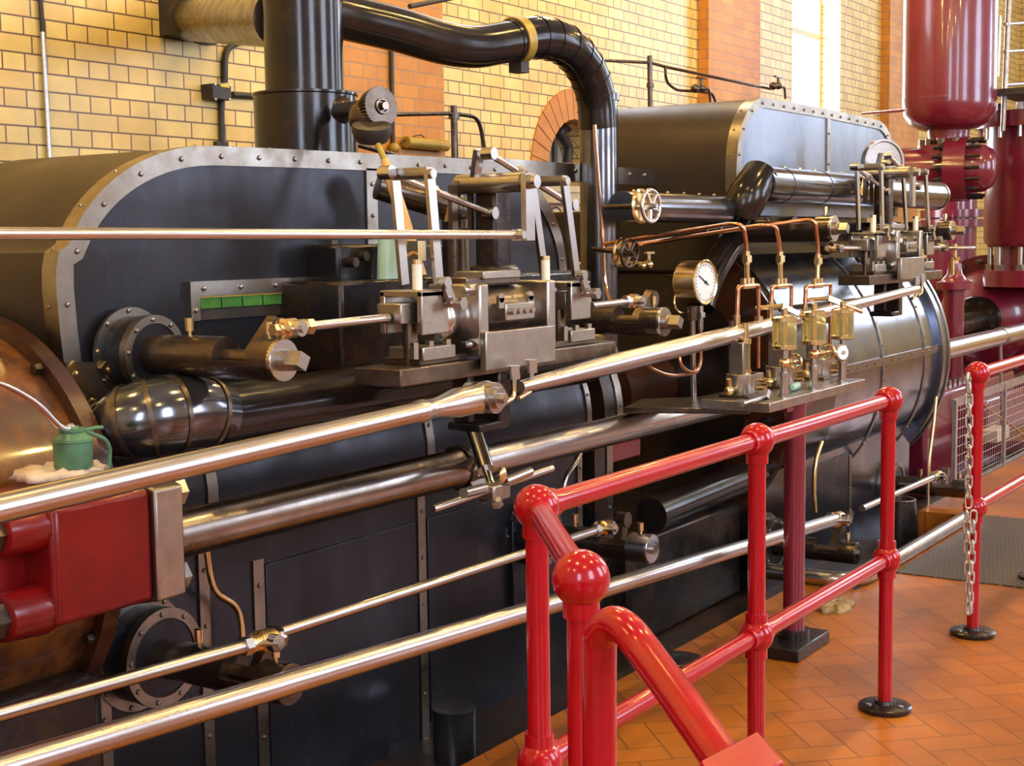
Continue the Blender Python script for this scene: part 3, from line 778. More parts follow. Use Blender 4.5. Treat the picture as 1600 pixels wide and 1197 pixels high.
for z in (zt-.03, zb+.03):
    p = V((x1+.085, LY+.05, z)); mk('plate_nut', MB().hexa(p, p+V((.045, 0, 0)), .036), 'steel', pl)
mk('frame_foot', MB().box((1.0, 2.78, -.17), (2.32, 3.6, .52)), 'iron', fb, bevel=.04)
# oil can with a rag on the casting
ZT = zt+.02
p = at(116, 745, 2.62); 
base = V((p.x, 2.62, ZT)); px = at(116, 730, 2.62)
mk_rag = MB()
def blob(cx, cy, z, rx, ry, seed, h=.012, n=26):
    rnd = random.Random(seed); R = [1+rnd.uniform(-.22, .22) for _ in range(n)]
    mb = MB(); rings = []
    for k, (s, dz) in enumerate(((1., 0), (.98, h), (.6, h*1.5), (.25, h*1.2))):
        rings.append(mb.ring([V((cx+rx*s*R[i]*math.cos(2*PI*i/n), cy+ry*s*R[(i+k) % n]*math.sin(2*PI*i/n), z+dz+(rnd.uniform(-.3, .5)*h if k else 0))) for i in range(n)]))
    for a, b in zip(rings, rings[1:]): mb.bridge(a, b)
    mb.face(rings[-1]); mb.face(rings[0][::-1]); return mb
tag(mk('rag', blob(base.x-.01, base.y+.03, ZT, .115, .085, 5, .014), 'cloth'), 'crumpled off white rag under the green oil can', 'rag')
zt_can = at(116, 665, 2.62).z; zb_can = ZT+.02
can = thing('oil_can', (base.x, 2.62, zb_can), 'small dented green oil can with a long thin spout, left of the barrel elbow', 'oil can')
H = zt_can-zb_can; r = .044
mk('can_body', MB().lathe([(0, r*.97), (.004, r), (H*.62, r), (H*.635, r*1.05), (H*.66, r*1.05), (H*.675, r), (H*.70, r), (H*.86, r*.6), (H*.87, r*.66), (H*.93, r*.66), (H*.94, r*.4), (H, r*.33)], (base.x, 2.62, zb_can), (0, 0, 1), 32), 'green', can)
top = V((base.x, 2.62, zb_can+H*.97))
mk('spout', MB().tube(spline([top, at(95, 668, 2.62), at(60, 633, 2.62), at(25, 610, 2.62), at(-8, 596, 2.62)], 6), [.011-.006*i/24 for i in range(25)], 10), 'steel', can)
mk('handle', MB().tube(fillet([V((base.x+.03, 2.62, zb_can+H*.86)), at(165, 686, 2.62), at(172, 700, 2.62), at(170, 735, 2.62)], .03), .005, 8), 'green', can)
mk('trigger', MB().tube(fillet([V((base.x+.02, 2.62, zb_can+H*.92)), at(135, 672, 2.62), at(150, 668, 2.62), at(160, 668, 2.62)], .02), .005, 8), 'green', can)
# ================================================================== BIG PIPES
def depth_of(p): return (V(p)-cC).dot(cF)
# steam column rising through the cover
YC = 3.42
pc = at(476, 120, YC)
t = thing('steam_column', (pc.x, YC, 1.75), 'thick dark steam column rising out of the near cover against the red pilaster', 'steam pipe')
zs = at(478, 140, YC-.1).z
mk('upper_pipe', MB().cyl((pc.x, YC, zs-.1), (pc.x, YC, 4.2), .140, n=40), 'black', t)
mk('lower_sleeve', MB().lathe([(0, .17), (0, .183), (zs-1.75-.012, .183), (zs-1.75-.008, .188), (zs-1.75, .188), (zs-1.75, .13)], (pc.x, YC, 1.75), (0, 0, 1), 44), 'black', t)
q = at(532, 172, YC-.17)
mk('stem_block', MB().sphere(q, .05, 14, 8).cyl(q-V((.05, -.08, -.02)), q+V((.02, .0, .01)), .045, n=14), 'bonnet', t)
# pipe from the wall into the column
a = at(305, 27, 5.0); b = V((pc.x, YC+.1, at(415, 14, YC).z))
t = thing('wall_steam_pipe', (a.x, 5.0, a.z-.15), 'brown pipe running from a dark hole in the brick wall to the steam column', 'steam pipe')
mk('pipe_run', MB().cyl(at(292, 30, 5.22), b, .105, n=28), 'bonnet', t)
p, q = at(293, -20, YW-.2), at(374, 62, YW-.2)
mk('wall_collar', MB().box((p.x, YW-.2, q.z), (q.x, YW, p.z)), 'blackm', t)
c = at(320, 26, 5.0); mk('flange', MB().lathe([(0, .09), (0, .135), (.05, .135), (.05, .09)], c, b-c, 28), 'bonnet', t)
# overhead pipe with its swan neck and the tall pipe
def yb(k): return 3.40+(3.12-3.40)*k
CL = [((480, 12), 0), ((545, 28), .1), ((620, 46), .3), ((690, 66), .5), ((740, 73), .62), ((790, 66), .75), ((838, 59), .88), ((882, 70), 1), ((913, 103), 1), ((930, 148), 1), ((935, 200), 1)]
sp = spline([at(x, y, yb(k)) for (x, y), k in CL], 8)
t = thing('bent_steam_pipe', at(938, 470, 3.12), 'big black overhead pipe that swan-necks down into a tall grey upright', 'steam pipe')
mk('overhead_run', MB().tube(sp[:42], .083, 28), 'black', t)
mk('elbow', MB().tube(sp[41:], .086, 28), 'black', t)
for i in range(44, len(sp)-1, 4):
    d = (sp[i+1]-sp[i]).normalized()
    mk('elbow_seam', MB().lathe([(-.004, .080), (-.004, .089), (.004, .089), (.004, .080)], sp[i], d, 28, True), 'black', t)
i = 43; d = (sp[i+1]-sp[i]).normalized()
mk('clip_band', MB().lathe([(-.022, .080), (-.022, .094), (.022, .094), (.022, .080)], sp[i], d, 28, True), 'ochre', t)
mk('clip_lug', MB().box(sp[i]+V((-.02, -.03, -.13)), sp[i]+V((.04, .03, -.08))), 'blackm', t)
tp, bt = at(935, 150, 3.12), at(938, 480, 3.12); bt = V((tp.x, tp.y, .9))
mk('tall_pipe', MB().cyl(bt, V((tp.x, 3.12, at(936, 152, 3.12).z)), .0845, n=40), 'pipeg', t)
mk('pipe_ring', MB().lathe([(0, .08), (0, .092), (.03, .092), (.03, .08)], V((tp.x, 3.12, at(936, 158, 3.12).z)), (0, 0, 1), 40), 'pipeg', t)
pipe('copper_line', fillet([at(929, 195, 3.0), at(941, 365, 3.0), at(945, 445, 3.0), at(955, 472, 2.95)], .06), .0085, 'pinkcu', 'copper line down the front of the tall grey pipe', 'pipe', extra=lambda m: m.cyl(at(940, 358, 3.0), at(940.5, 371, 3.0), .012))
# thick black pipe below the near cover with its barrel elbow
E0 = [at(345, 649, 2.72), at(300, 645, 2.73), at(255, 650, 2.75), at(215, 658, 2.79), at(180, 668, 2.85), at(150, 684, 2.95)]
t = thing('exhaust_pipe', (3.4, 2.72, 1.03), 'thick black pipe under the near cover, ending in a banded barrel elbow', 'exhaust pipe')
mk('pipe_run', MB().cyl(E0[0]-V((.05, 0, 0)), (4.62, 2.72, 1.135), .0865, n=36), 'black', t)
es = spline(E0, 6); n = len(es)
er = [.088+.014*math.sin(PI*min(1, i/(n-1)*1.15)) - (.03*max(0, i/(n-1)-.7)/.3) for i in range(n)]
eb = mk('barrel_elbow', MB().tube(es, er, 32), 'pipeg', t)
for i in (3, 10, 15, 20, 25):
    d = (es[min(i+1, n-1)]-es[i-1]).normalized()
    mk('elbow_band', MB().lathe([(-.006, er[i]-.01), (-.006, er[i]+.004), (.006, er[i]+.004), (.006, er[i]-.01)], es[i], d, 32, True), 'oiled', eb)
mk('end_elbow', MB().tube(fillet([V((4.6, 2.72, 1.135)), V((4.78, 2.72, 1.135)), V((4.78, 2.9, 1.2))], .12), .075, 28), 'oiled', t)
# black pipes in front of the far cover
t = thing('steam_pipe', (5.4, 2.74, 1.66), 'black pipe from the tall grey upright to the saddle elbow of the far cover', 'steam pipe')
a, b = at(968, 318, 2.76), at(1160, 330, 2.74)
mk('pipe_run', MB().cyl(V((a.x, 2.75, 1.722)), V((b.x, 2.75, 1.722)), .062, n=32), 'pipeg', t)
mb = MB()
for k in range(7): mb.rivet((a.x+.1+k*.15, 2.75, 1.784), (0, 0, 1), .008, 1)
mk('rivets', mb, 'brass', t)
s0 = at(1158, 325, 2.70); s1 = at(1188, 275, 2.66)
mk('saddle_elbow', MB().tube(spline([V((b.x-.05, 2.75, 1.69)), s0, at(1172, 300, 2.67), s1], 6), [.07]*6+[.092]*6+[.088]*7, 28), 'black', t)
t = thing('steam_pipe', (7.5, 2.64, 1.76), 'black pipe along the foot of the silver far cover, cut square at its right end', 'steam pipe')
c0, c1 = at(1185, 287, 2.65), at(1462, 318, 2.65)
mk('pipe_run', MB().cyl(V((c0.x, 2.65, 1.838)), V((c1.x, 2.65, 1.838)), .084, n=36), 'pipeg', t)
mk('end_ring', MB().lathe([(0, .07), (0, .088), (.03, .088), (.03, .07)], (c1.x-.02, 2.65, 1.838), (1, 0, 0), 32), 'oiled', t)
for px in (1217, 1277): x = at(px, 290, 2.65).x; mk('seam', MB().lathe([(0, .082), (0, .0865), (.012, .0865), (.012, .082)], (x, 2.65, 1.838), (1, 0, 0), 32), 'pipeg', t)
mb = MB()
for k in range(12): mb.rivet((c0.x+.12+k*.19, 2.65, 1.922), (0, 0, 1), .008, 1)
mk('rivets', mb, 'brass', t)
# angled feed pipe and black barrel behind the gauge
tag(mk('feed_pipe', MB().tube(fillet([at(1175, 350, 2.95), at(1135, 385, 2.9), at(1105, 445, 2.85), at(1095, 480, 2.85)], .2), .065, 24), 'black'), 'black slanting pipe behind the round brass gauge', 'pipe')
# ================================================================== VALVE BONNETS
def oil_cup(parent, p, h=.045, r=.014, m='brass'):
    o = mk('oil_cup', MB().lathe([(0, r*.45), (h*.3, r*.45), (h*.32, r), (h*.95, r), (h*.96, r*1.1), (h, r*1.1), (h*1.02, r*.6)], p, (0, 0, 1), 18), m, parent)
    return o
def knuckle(parent, c, d, L=.10, r=.021, name='rod_end'):
    """brass rod end round a pin lying along Y"""
    d = V(d).normalized()
    o = mk(name, MB().lathe([(-L*.55, r*.75), (-L*.5, r), (-L*.2, r*.95), (-L*.15, r*1.25), (L*.25, r*1.25), (L*.3, r*.8), (L*.45, r*.8)], c, d, 24), 'brass', parent)
    mk('lock_nut', MB().hexa(c-d*L*.78, c-d*L*.55, r*1.05), 'steel', o)
    mk('lock_nut', MB().hexa(c+d*L*.45, c+d*L*.62, r*.75), 'steel', o)
    mk('pin', MB().cyl(V(c)-V((0, r*2.0, 0)), V(c)+V((0, r*1.6, 0)), r*.95, n=20).cyl(V(c)-V((0, r*2.4, 0)), V(c)-V((0, r*2.0, 0)), r*.5, n=16), 'steel', o)
    return o
def valve_bonnet(X, z, Ye, label, dr, pin, tr=.054, Yd=2.87, Yb=2.965, steelend=True, square=True, cups=True):
    t = thing('valve_bonnet', (X, Yb, z), label, 'valve', 'engine valve bonnets')
    d = mk('bonnet_disc', MB().lathe([(0, .05), (0, dr*.99), (.008, dr*.99), (Yb-Yd, dr*.99)], (X, Yd, z), (0, 1, 0), 44), 'clad', t)
    mb = MB().lathe([(-.004, dr*.80), (-.004, dr*1.01), (.02, dr*1.01), (.02, dr*.9)], (X, Yd, z), (0, 1, 0), 44, True)
    mb.lathe([(-.012, dr*.9), (-.012, dr*1.2), (.0, dr*1.2), (.0, dr*.9)], (X, Yb, z), (0, 1, 0), 44, True)
    for k in range(9):
        a = 2*PI*(k+.35)/9; u = V((math.cos(a), 0, math.sin(a)))
        mb.rivet(V((X, Yd-.004, z))+u*dr*.9, (0, -1, 0), .008, .9); mb.rivet(V((X, Yb-.012, z))+u*dr*1.12, (0, -1, 0), .008, .9)
    mk('rim_band', mb, 'strip', d)
    L0 = Ye+.085; L1 = Ye+.20
    mb = MB().cyl((X, L1, z), (X, Yd, z), tr, n=32)
    mb.cyl((X, Ye+.01, z), (X, L0, z), tr, n=32)
    n = 14; rows = []
    for y in (L0-.002, L1+.002):
        o = [V((X+tr*math.cos(a), y, z+tr*math.sin(a))) for a in [PI*1.02+PI*.96*i/n for i in range(n+1)]]
        i_ = [V((X+tr*.7*math.cos(a), y, z+tr*.7*math.sin(a))) for a in [PI*2-.06-PI*.96*i/n for i in range(n+1)]]
        rows.append(mb.ring(o+i_))
    mb.bridge(rows[0], rows[1])
    mk('bonnet_tube', mb, 'bonnet', t)
    mk('spindle', MB().cyl((X, L0-.02, z), (X, L1+.02, z), tr*.42, n=16), 'oiled', t)
    if not square and steelend: mk('front_sleeve', MB().cyl((X, Ye+.008, z), (X, L0+.004, z), tr*1.02, n=36), 'steel', t)
    e = mk('end_cap', MB().lathe([(0, .012), (0, tr*.97), (.002, tr*1.0), (.014, tr*1.0)], (X, Ye, z), (0, 1, 0), 36), 'steel' if steelend else 'bonnet', t)
    if square:
        R = Matrix.Rotation(.5, 3, 'Y')
        mk('square_nut', MB().cyl((X, Ye-.02, z), (X, Ye+.002, z), tr*.5, n=20).box((X-.019, Ye-.062, z-.019), (X+.019, Ye-.018, z+.019), R), 'plate', e)
    else: mk('centre_stud', MB().cyl((X, Ye-.012, z), (X, Ye+.002, z), tr*.34, n=18), 'steel', e)
    pin = V(pin)
    mk('lever_arm', MB().bar(V((X, (L0+L1)/2, z-.03)), V((pin.x, (L0+L1)/2, pin.z+.02)), .042, .03).cyl((pin.x, (L0+L1)/2-.02, pin.z), (pin.x, (L0+L1)/2+.02, pin.z), .03, n=20), 'oiled', t)
    if cups:
        oil_cup(t, (X-.005, Yd-.14, z+tr-.004), .05, .012); oil_cup(t, (X, Ye+.05, z+tr-.004), .045, .011)
    return t
BY = 2.40
def pn(x, y): return at(x, y, BY+.14)
q = at(445, 563, BY); valve_bonnet(q.x, q.z, BY, 'upper left bonnet of the near cylinder, brown tube with a polished disc and square nut', .104, pn(432, 514), Yd=2.865)
q = at(1040, 503, BY); VB = valve_bonnet(q.x, q.z, BY, 'upper right bonnet of the near cylinder, beside the foot of the tall grey pipe', .104, pn(1018, 467), Yd=2.865)
q = at(455, 1070, BY); valve_bonnet(q.x, q.z, BY, 'lower left bonnet of the near cylinder, brown tube below the red casting', .135, pn(432, 996), steelend=False, square=False, Yd=2.86)
q = at(1020, 858, BY); valve_bonnet(q.x, q.z, BY, 'lower right bonnet of the near cylinder, steel capped tube behind the red corner post', .12, pn(975, 812), square=False, Yd=2.87)
q = at(1305, 357, BY); valve_bonnet(q.x, q.z, BY, 'upper left bonnet of the far cylinder, fat brown tube under the saddle elbow', .11, pn(1290, 389), tr=.062, Yd=2.95, Yb=3.0)
q = at(1490, 360, BY); valve_bonnet(q.x, q.z, BY, 'upper right bonnet of the far cylinder, brown tube in front of the red column pipe', .11, pn(1476, 386), tr=.056, Yd=2.95, Yb=3.0)
q = at(1340, 865, 2.3); valve_bonnet(q.x, q.z, 2.3, 'lower left bonnet of the far cylinder, just behind the red table leg', .13, at(1325, 806, 2.44), square=False, steelend=False, Yd=2.72, Yb=2.78)
q = at(1512, 765, 2.3); valve_bonnet(q.x, q.z, 2.3, 'lower right bonnet of the far cylinder, ochre brown tube behind the chained red post', .13, at(1478, 738, 2.44), square=False, steelend=False, Yd=2.72, Yb=2.78)
# ================================================================== VALVE GEARS
def gear(D, labels, disc=False):
    D = V(D)
    def g(x, y, Y): return at(x, y, Y)+D
    t = thing('valve_gear', V((3.5, 2.37, 1.22))+D, labels[0], 'valve gear', 'polished valve gears')
    def P(a, b): return V(a)+D, V(b)+D
    z0 = 1.253
    mk('base_plate', MB().box(*P((2.935, 2.30, 1.205), (4.10, 2.46, z0))), 'oiled', t, bevel=.004)
    for xa, xb in ((3.05, 3.27), (3.72, 4.0)): mk('base_step', MB().box(*P((xa, 2.32, z0), (xb, 2.45, z0+.02))), 'oiled', t, bevel=.003)
    # middle cylinder between two square flanges
    zc = 1.372
    mk('valve_cylinder', MB().cyl(V((3.3, 2.40, zc))+D, V((3.69, 2.40, zc))+D, .085, n=40), 'oiled', t)
    for x in (3.287, 3.652): mk('square_flange', MB().box(*P((x, 2.285, 1.262), (x+.045, 2.47, 1.468))), 'plate', t, bevel=.006)
    mk('apron_plate', MB().box(*P((3.281, 2.262, 1.221), (3.655, 2.284, 1.332))), 'plate', t, bevel=.003)
    mk('top_plate', MB().box(*P((3.33, 2.36, 1.462), (3.61, 2.46, 1.485))), 'oiled', t, bevel=.003)
    mk('top_plate', MB().box(*P((3.40, 2.35, 1.478), (3.60, 2.45, 1.502))), 'plate', t, bevel=.003)
    bx = mk('drip_box', MB().box(*P((3.40, 2.272, 1.358), (3.555, 2.33, 1.408))), 'plate', t, bevel=.003)
    for k in range(4): p = V((3.425+.034*k, 2.272, 1.385))+D; mk('box_screw', MB().cyl(p, p-V((0, .014, 0)), .010, n=12), 'steel', bx)
    for x in (3.372, 3.53): mk('tab', MB().box(*P((x, 2.277, 1.395), (x+.028, 2.287, 1.425))).cyl(V((x+.014, 2.277, 1.425))+D, V((x+.014, 2.287, 1.425))+D, .014, n=16), 'plate', t)
    mk('bell_housing', MB().lathe([(0, .05), (.0, .062), (.015, .078), (.04, .083), (.065, .078), (.085, .062), (.1, .055), (.14, .055)], V((3.165, 2.40, zc))+D, (1, 0, 0), 40), 'steel', t)
    for dz in (-.075, .08):
        p = V((3.287, 2.31, zc+dz))+D; mk('flange_nut', MB().hexa(p-V((.028, 0, 0)), p, .018).cyl(p-V((.05, 0, 0)), p-V((.028, 0, 0)), .011, n=12), 'steel', t)
    for s, xa in ((-1, 3.03), (1, 3.81)):
        b = mk('crosshead_guide', MB().box(*P((xa, 2.297, 1.338), (xa+.12, 2.315, 1.456))).box(*P((xa, 2.425, 1.338), (xa+.12, 2.443, 1.456))).box(*P((xa, 2.297, 1.44), (xa+.12, 2.443, 1.458))), 'plate', t, bevel=.003)
        mk('slide_block', MB().box(*P((xa-.05 if s < 0 else xa+.02, 2.33, 1.37), (xa+.10 if s < 0 else xa+.16, 2.412, 1.425))), 'plate', b, bevel=.003)
        mk('guide_stem', MB().cyl(V((xa+.04, 2.37, z0))+D, V((xa+.04, 2.37, 1.37))+D, .022, n=16), 'oiled', b)
        mk('guide_foot', MB().box(*P((xa+.02, 2.31, z0+.012), (xa+.17, 2.43, z0+.05))), 'plate', b, bevel=.003)
        for dx in (-.0, .07, .15):
            p = V((xa+dx, 2.325, z0+.02))+D; mk('foot_bolt', MB().hexa(p, p+V((0, 0, .045)), .013), 'steel', b)
        # fork of two upright levers joined by a cross pin on top
        xt, xb = (3.085, 3.118) if s < 0 else (3.785, 3.855)
        for y in (2.305, 2.425):
            mk('upright_lever', MB().bar(V((xt, y, 1.775))+D, V((xb, y, 1.472))+D, .034, .012), 'steel', t)
        lv = mk('cross_pin', MB().cyl(V((xt, 2.29, 1.772))+D, V((xt, 2.44, 1.772))+D, .014, n=16).bar(V((xt-.004, 2.30, 1.782))+D, V((xt-.004, 2.44, 1.782))+D, .03, .016, (0, 0, 1)), 'plate', t)
        x2 = xb
        mk('crank_link', MB().bar(V((xb, 2.285, 1.478))+D, V((xb+.035, 2.285, 1.42))+D, .028, .012).cyl(V((xb, 2.272, 1.478))+D, V((xb, 2.30, 1.478))+D, .016, n=16).cyl(V((xb+.035, 2.255, 1.42))+D, V((xb+.035, 2.30, 1.42))+D, .013, n=16).hexa(V((xb+.035, 2.245, 1.42))+D, V((xb+.035, 2.268, 1.42))+D, .019), 'steel', t)
        xs = 2.995 if s < 0 else 3.70
        q = V((xs+(.06 if s < 0 else .01), 2.33, 1.46))+D
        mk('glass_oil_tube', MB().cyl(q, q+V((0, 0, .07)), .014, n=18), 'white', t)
        for h in (.07, -.012): mk('tube_cap', MB().cyl(q+V((0, 0, h)), q+V((0, 0, h+.012)), .015, n=18), 'brass', t)
    # centre bracket with its rocking shaft
    mk('bracket_post', MB().box(*P((3.60, 2.44, 1.50), (3.69, 2.52, 1.75))).box(*P((3.58, 2.42, 1.49), (3.705, 2.53, 1.515))), 'iron', t, bevel=.012)
    mk('rocking_shaft', MB().cyl(V((3.575, 2.32, 1.765))+D, V((3.575, 2.56, 1.765))+D, .030, n=24).cyl(V((3.575, 2.285, 1.765))+D, V((3.575, 2.32, 1.765))+D, .022, n=20), 'plate', t)
    mk('hanging_lever', MB().bar(V((3.575, 2.305, 1.79))+D, V((3.575, 2.305, 1.59))+D, .048, .018), 'steel', t)
    mk('front_nut', MB().cyl(V((3.575, 2.27, 1.765))+D, V((3.575, 2.29, 1.765))+D, .020, n=20), 'steel', t)
    mk('rear_lever', MB().bar(V((3.555, 2.545, 1.77))+D, V((3.50, 2.545, 1.645))+D, .03, .016).box(*P((3.485, 2.52, 1.63), (3.515, 2.535, 1.76))).box(*P((3.585, 2.52, 1.61), (3.60, 2.535, 1.76))).box(*P((3.485, 2.52, 1.61), (3.60, 2.535, 1.63))), 'oiled', t)
    mk('upper_lever', MB().bar(V((3.575, 2.50, 1.76))+D, V((3.56, 2.47, 1.868))+D, .038, .016), 'steel', t)
    for a, b in ((g(604, 270, 2.42), g(766, 333, 2.45)), (g(764, 240, 2.42), g(892, 320, 2.42))):
        d = (b-a)
        r = mk('link_rod', MB().cyl(a, b, .0105, n=14), 'steel', t)
        [mk('link_end', MB().cyl(e-V((0, .02, 0)), e+V((0, .02, 0)), .019, n=18), 'steel', r) for e in (a, b)]
        [mk('link_nut', MB().hexa(a+d*k, a+d*(k+.04), .019), 'steel', r) for k in (.33, .40)]
    # guide box below the plate
    mk('lower_guide', MB().box(*P((3.33, 2.36, 1.06), (3.36, 2.42, 1.21))).box(*P((3.43, 2.32, 1.05), (3.49, 2.44, 1.21))).box(*P((3.33, 2.32, 1.035), (3.49, 2.44, 1.06))), 'iron', t, bevel=.006)
    for k, (px, py) in enumerate(((803, 588), (830, 578))):
        q = g(px, py+14, 2.2)
        c = oil_cup(t, q, .056, .018, 'steel')
        mk('feed_elbow', MB().tube(fillet([q+V((0, 0, .004)), q-V((0, 0, .035)), q-V((.07, 0, .05))], .03), .008, 10), 'brass', c)
    if disc:
        c = V((3.74, 2.52, 1.83))+D
        w = mk('governor_wheel', MB().lathe([(-.012, .02), (-.012, .105), (-.02, .11), (-.02, .122), (.02, .122), (.02, .02)], c, (.6, .8, 0), 48), 'oldrod', t)
        mk('wheel_hub', MB().cyl(c-V((0, .07, 0)), c+V((0, .03, 0)), .02, n=20).cyl(c-V((.04, .05, 0)), c+V((.05, -.05, 0)), .012, n=14), 'brass', w)
    return t
gear((0, 0, 0), ['large polished valve gear in front of the near cover, with a square apron plate'])
gear((3.648, 0, .152), ['smaller looking valve gear at the far cylinder, below a round governor wheel'], True)
# ================================================================== RODS
def rod(p0, p1, r, label, m='rod', name='valve_rod', ends=(0, 0), n=22, prof=None, endm=None, grp=None):
    p0, p1 = V(p0), V(p1); d = (p1-p0).normalized()
    t = thing(name, (p0+p1)/2, label, 'rod', grp)
    L = (p1-p0).length
    mk('shaft', MB().lathe(prof(L) if prof else [(0, r), (L, r)], p0, d, n), m, t)
    if ends[0]: knuckle(t, p0-d*.02, -d, ends[0]*4.4, ends[0])
    if ends[1]: knuckle(t, p1+d*.02, d, ends[1]*4.4, ends[1])
    return t
RY = 2.37
rod(at(462, 512, RY+.03), at(606, 497, RY), .0125, 'short bright rod from the near valve gear to the upper left bonnet', ends=(.021, 0))
rod(at(924, 478, RY), at(985, 471, RY+.03), .0125, 'short bright rod from the near valve gear to the upper right bonnet', ends=(0, .021))
rod(at(1306, 388, RY+.05), at(1345, 388, RY), .0125, 'short bright rod at the left of the far valve gear', ends=(.019, 0))
rod(at(1446, 387, RY), at(1466, 387, RY+.05), .0125, 'stubby bright rod at the right of the far valve gear', ends=(0, .019))
# top drive rod
a, b = at(-420, 364, 2.245), at(806, 367, 2.245)
t = rod(a, b, .0125, 'long golden rod running level across the front of the near cover', name='drive_rod')
mk('end_nut', MB().hexa(b-V((.005, 0, 0)), b+V((.022, 0, 0)), .019).cyl(b-V((0, .03, 0)), b+V((0, .07, 0)), .012, n=16), 'steel', t)
# upper eccentric rods
a, b = at(-120, 822, 2.2), at(752, 621, 2.2)
t = rod(a, b, .028, 'thick polished rod rising from lower left to the elbow under the near apron plate', name='eccentric_rod', prof=lambda L: [(0, .0285), (L-.30, .026), (L-.29, .030), (L-.26, .030), (L-.25, .026), (L-.20, .027), (L-.12, .040), (L-.03, .040), (L-.02, .044), (L+.03, .044), (L+.035, .036), (L+.04, .036)])
d = (b-a).normalized()
e = b+d*.005
mk('eye_boss', MB().cyl(e+V((0, .045, 0)), e-V((0, .048, 0)), .043, n=32), 'steel', t)
mk('eye_pin', MB().cyl(e-V((0, .047, 0)), e-V((0, .062, 0)), .030, n=28).hexa(e-V((0, .062, 0)), e-V((0, .078, 0)), .015), 'steel', t)
a, b = at(812, 605, 2.2), at(1432, 452, 2.2)
rod(a, b, .03, 'long polished rod rising from the near valve gear to the far one, behind the lubricators', name='eccentric_rod', prof=lambda L: [(0, .018), (.1, .022), (.3, .026), (.6, .033), (L*.55, .031), (L-.2, .022), (L, .022)])
# lower drive rods
a, b = at(-160, 1160, BY), at(405, 1004, BY)
rod(a, b, .0165, 'slim polished rod in the lower left corner, ending at the lower left bonnet', name='drive_rod', ends=(0, .023))
a, b = at(438, 988, BY), at(940, 826, BY)
rod(a, b, .015, 'slim rod linking the two lower bonnets of the near cylinder', name='drive_rod', ends=(0, .021), m='rod')
a, b = at(-160, 1250, 2.22), at(1305, 812, 2.26)
rod(a, b, .029, 'thickest low rod sweeping across the picture past the red corner post to the far bonnet', name='drive_rod', ends=(0, .028))
a, b = at(1347, 795, 2.32), at(1462, 744, 2.32)
rod(a, b, .017, 'short shiny rod linking the two lower bonnets of the far cylinder', name='drive_rod', ends=(0, .022))
# tie rods and piston rod
TY, TZ = 2.64, .862
t = thing('tie_rod', (4, TY, TZ-.06), 'thick polished tie rod from the red casting towards the lubricator table', 'rod')
xs = at(706, 745, TY).x
mk('sleeve', MB().lathe([(0, .061), (xs-2.30-.02, .061), (xs-2.30, .066), (xs-2.28, .066)], (2.30, TY, TZ), (1, 0, 0), 36), 'oldrod', t)
mk('shaft', MB().cyl((xs-.05, TY, TZ), (6.33, TY, TZ), .054, n=32), 'rod', t)
mk('clamp_collar', MB().cyl((xs+.02, TY, TZ), (xs+.05, TY, TZ), .072, n=32), 'bonnet', t)
for dz in (.05, -.055): p = V((xs+.02, TY-.05, TZ+dz)); mk('clamp_bolt', MB().hexa(p, p+V((.085, 0, 0)), .018), 'steel', t)
t = thing('tie_rod', (10.5, 2.7, .79), 'pale bright tie rod running from the far cylinder past the wire mesh guard', 'rod')
mk('shaft', MB().cyl((8.86, 2.70, .853), (13.4, 2.70, .853), .064, n=32), 'rod', t)
x = at(1563, 526, 2.70).x; mk('joint_ring', MB().lathe([(-.03, .06), (-.03, .07), (.03, .07), (.03, .06)], (x, 2.70, .853), (1, 0, 0), 28), 'plate', t)
tag(mk('piston_rod', MB().cyl((8.85, 3.40, .85), (at(1524, 505, 3.4).x, 3.40, .85), .085, n=32), 'oiled'), 'dark oily rod from the far cylinder end into the red pump dome', 'rod')
# cranked hand gear on the tie rod
t = thing('hand_lever', at(772, 775, 2.36), 'steel crossbar lever on a sloping spindle clamped to the thick tie rod', 'lever')
a, b = at(713, 592, 2.66), at(771, 768, 2.36)
mk('spindle', MB().cyl(a, b, .0125, n=18), 'steel', t)
u = (b-a).normalized(); m0, m1 = a+(b-a)*.50, a+(b-a)*.82
mk('bearing', MB().cyl(m0, m1, .026, n=22).cyl(m0-u*.03, m0, .022, n=22), 'steel', t)
q = (m0+m1)/2
mk('bracket', MB().tube([q, q+(V((xs+.05, TY-.05, TZ))-q)*.5, V((xs+.05, TY-.03, TZ))], [.03, .02, .03], 16), 'steel', t)
mk('hub', MB().box(b-V((.04, .03, .025)), b+V((.05, .03, .025))), 'plate', t, bevel=.006)
mk('hub_nut', MB().hexa(b+u*.02, b+u*.055, .018), 'steel', t)
c0, c1 = at(676, 793, 2.36), at(862, 732, 2.36)
mk('cross_bar', MB().cyl(c0-V((0, .0, .005)), c1, .0115, n=16), 'rod', t)
for px, py, ex, ey in ((724, 771, 756, 763), (829, 736, 790, 752)):
    mk('stub_handle', MB().cyl(at(px, py, 2.30), at(ex, ey, 2.33), .015, n=18), 'steel', t)
mk('latch', MB().sphere(at(785, 742, 2.32), .018, 14, 8, (1, .7, 1.4)), 'brass', t)
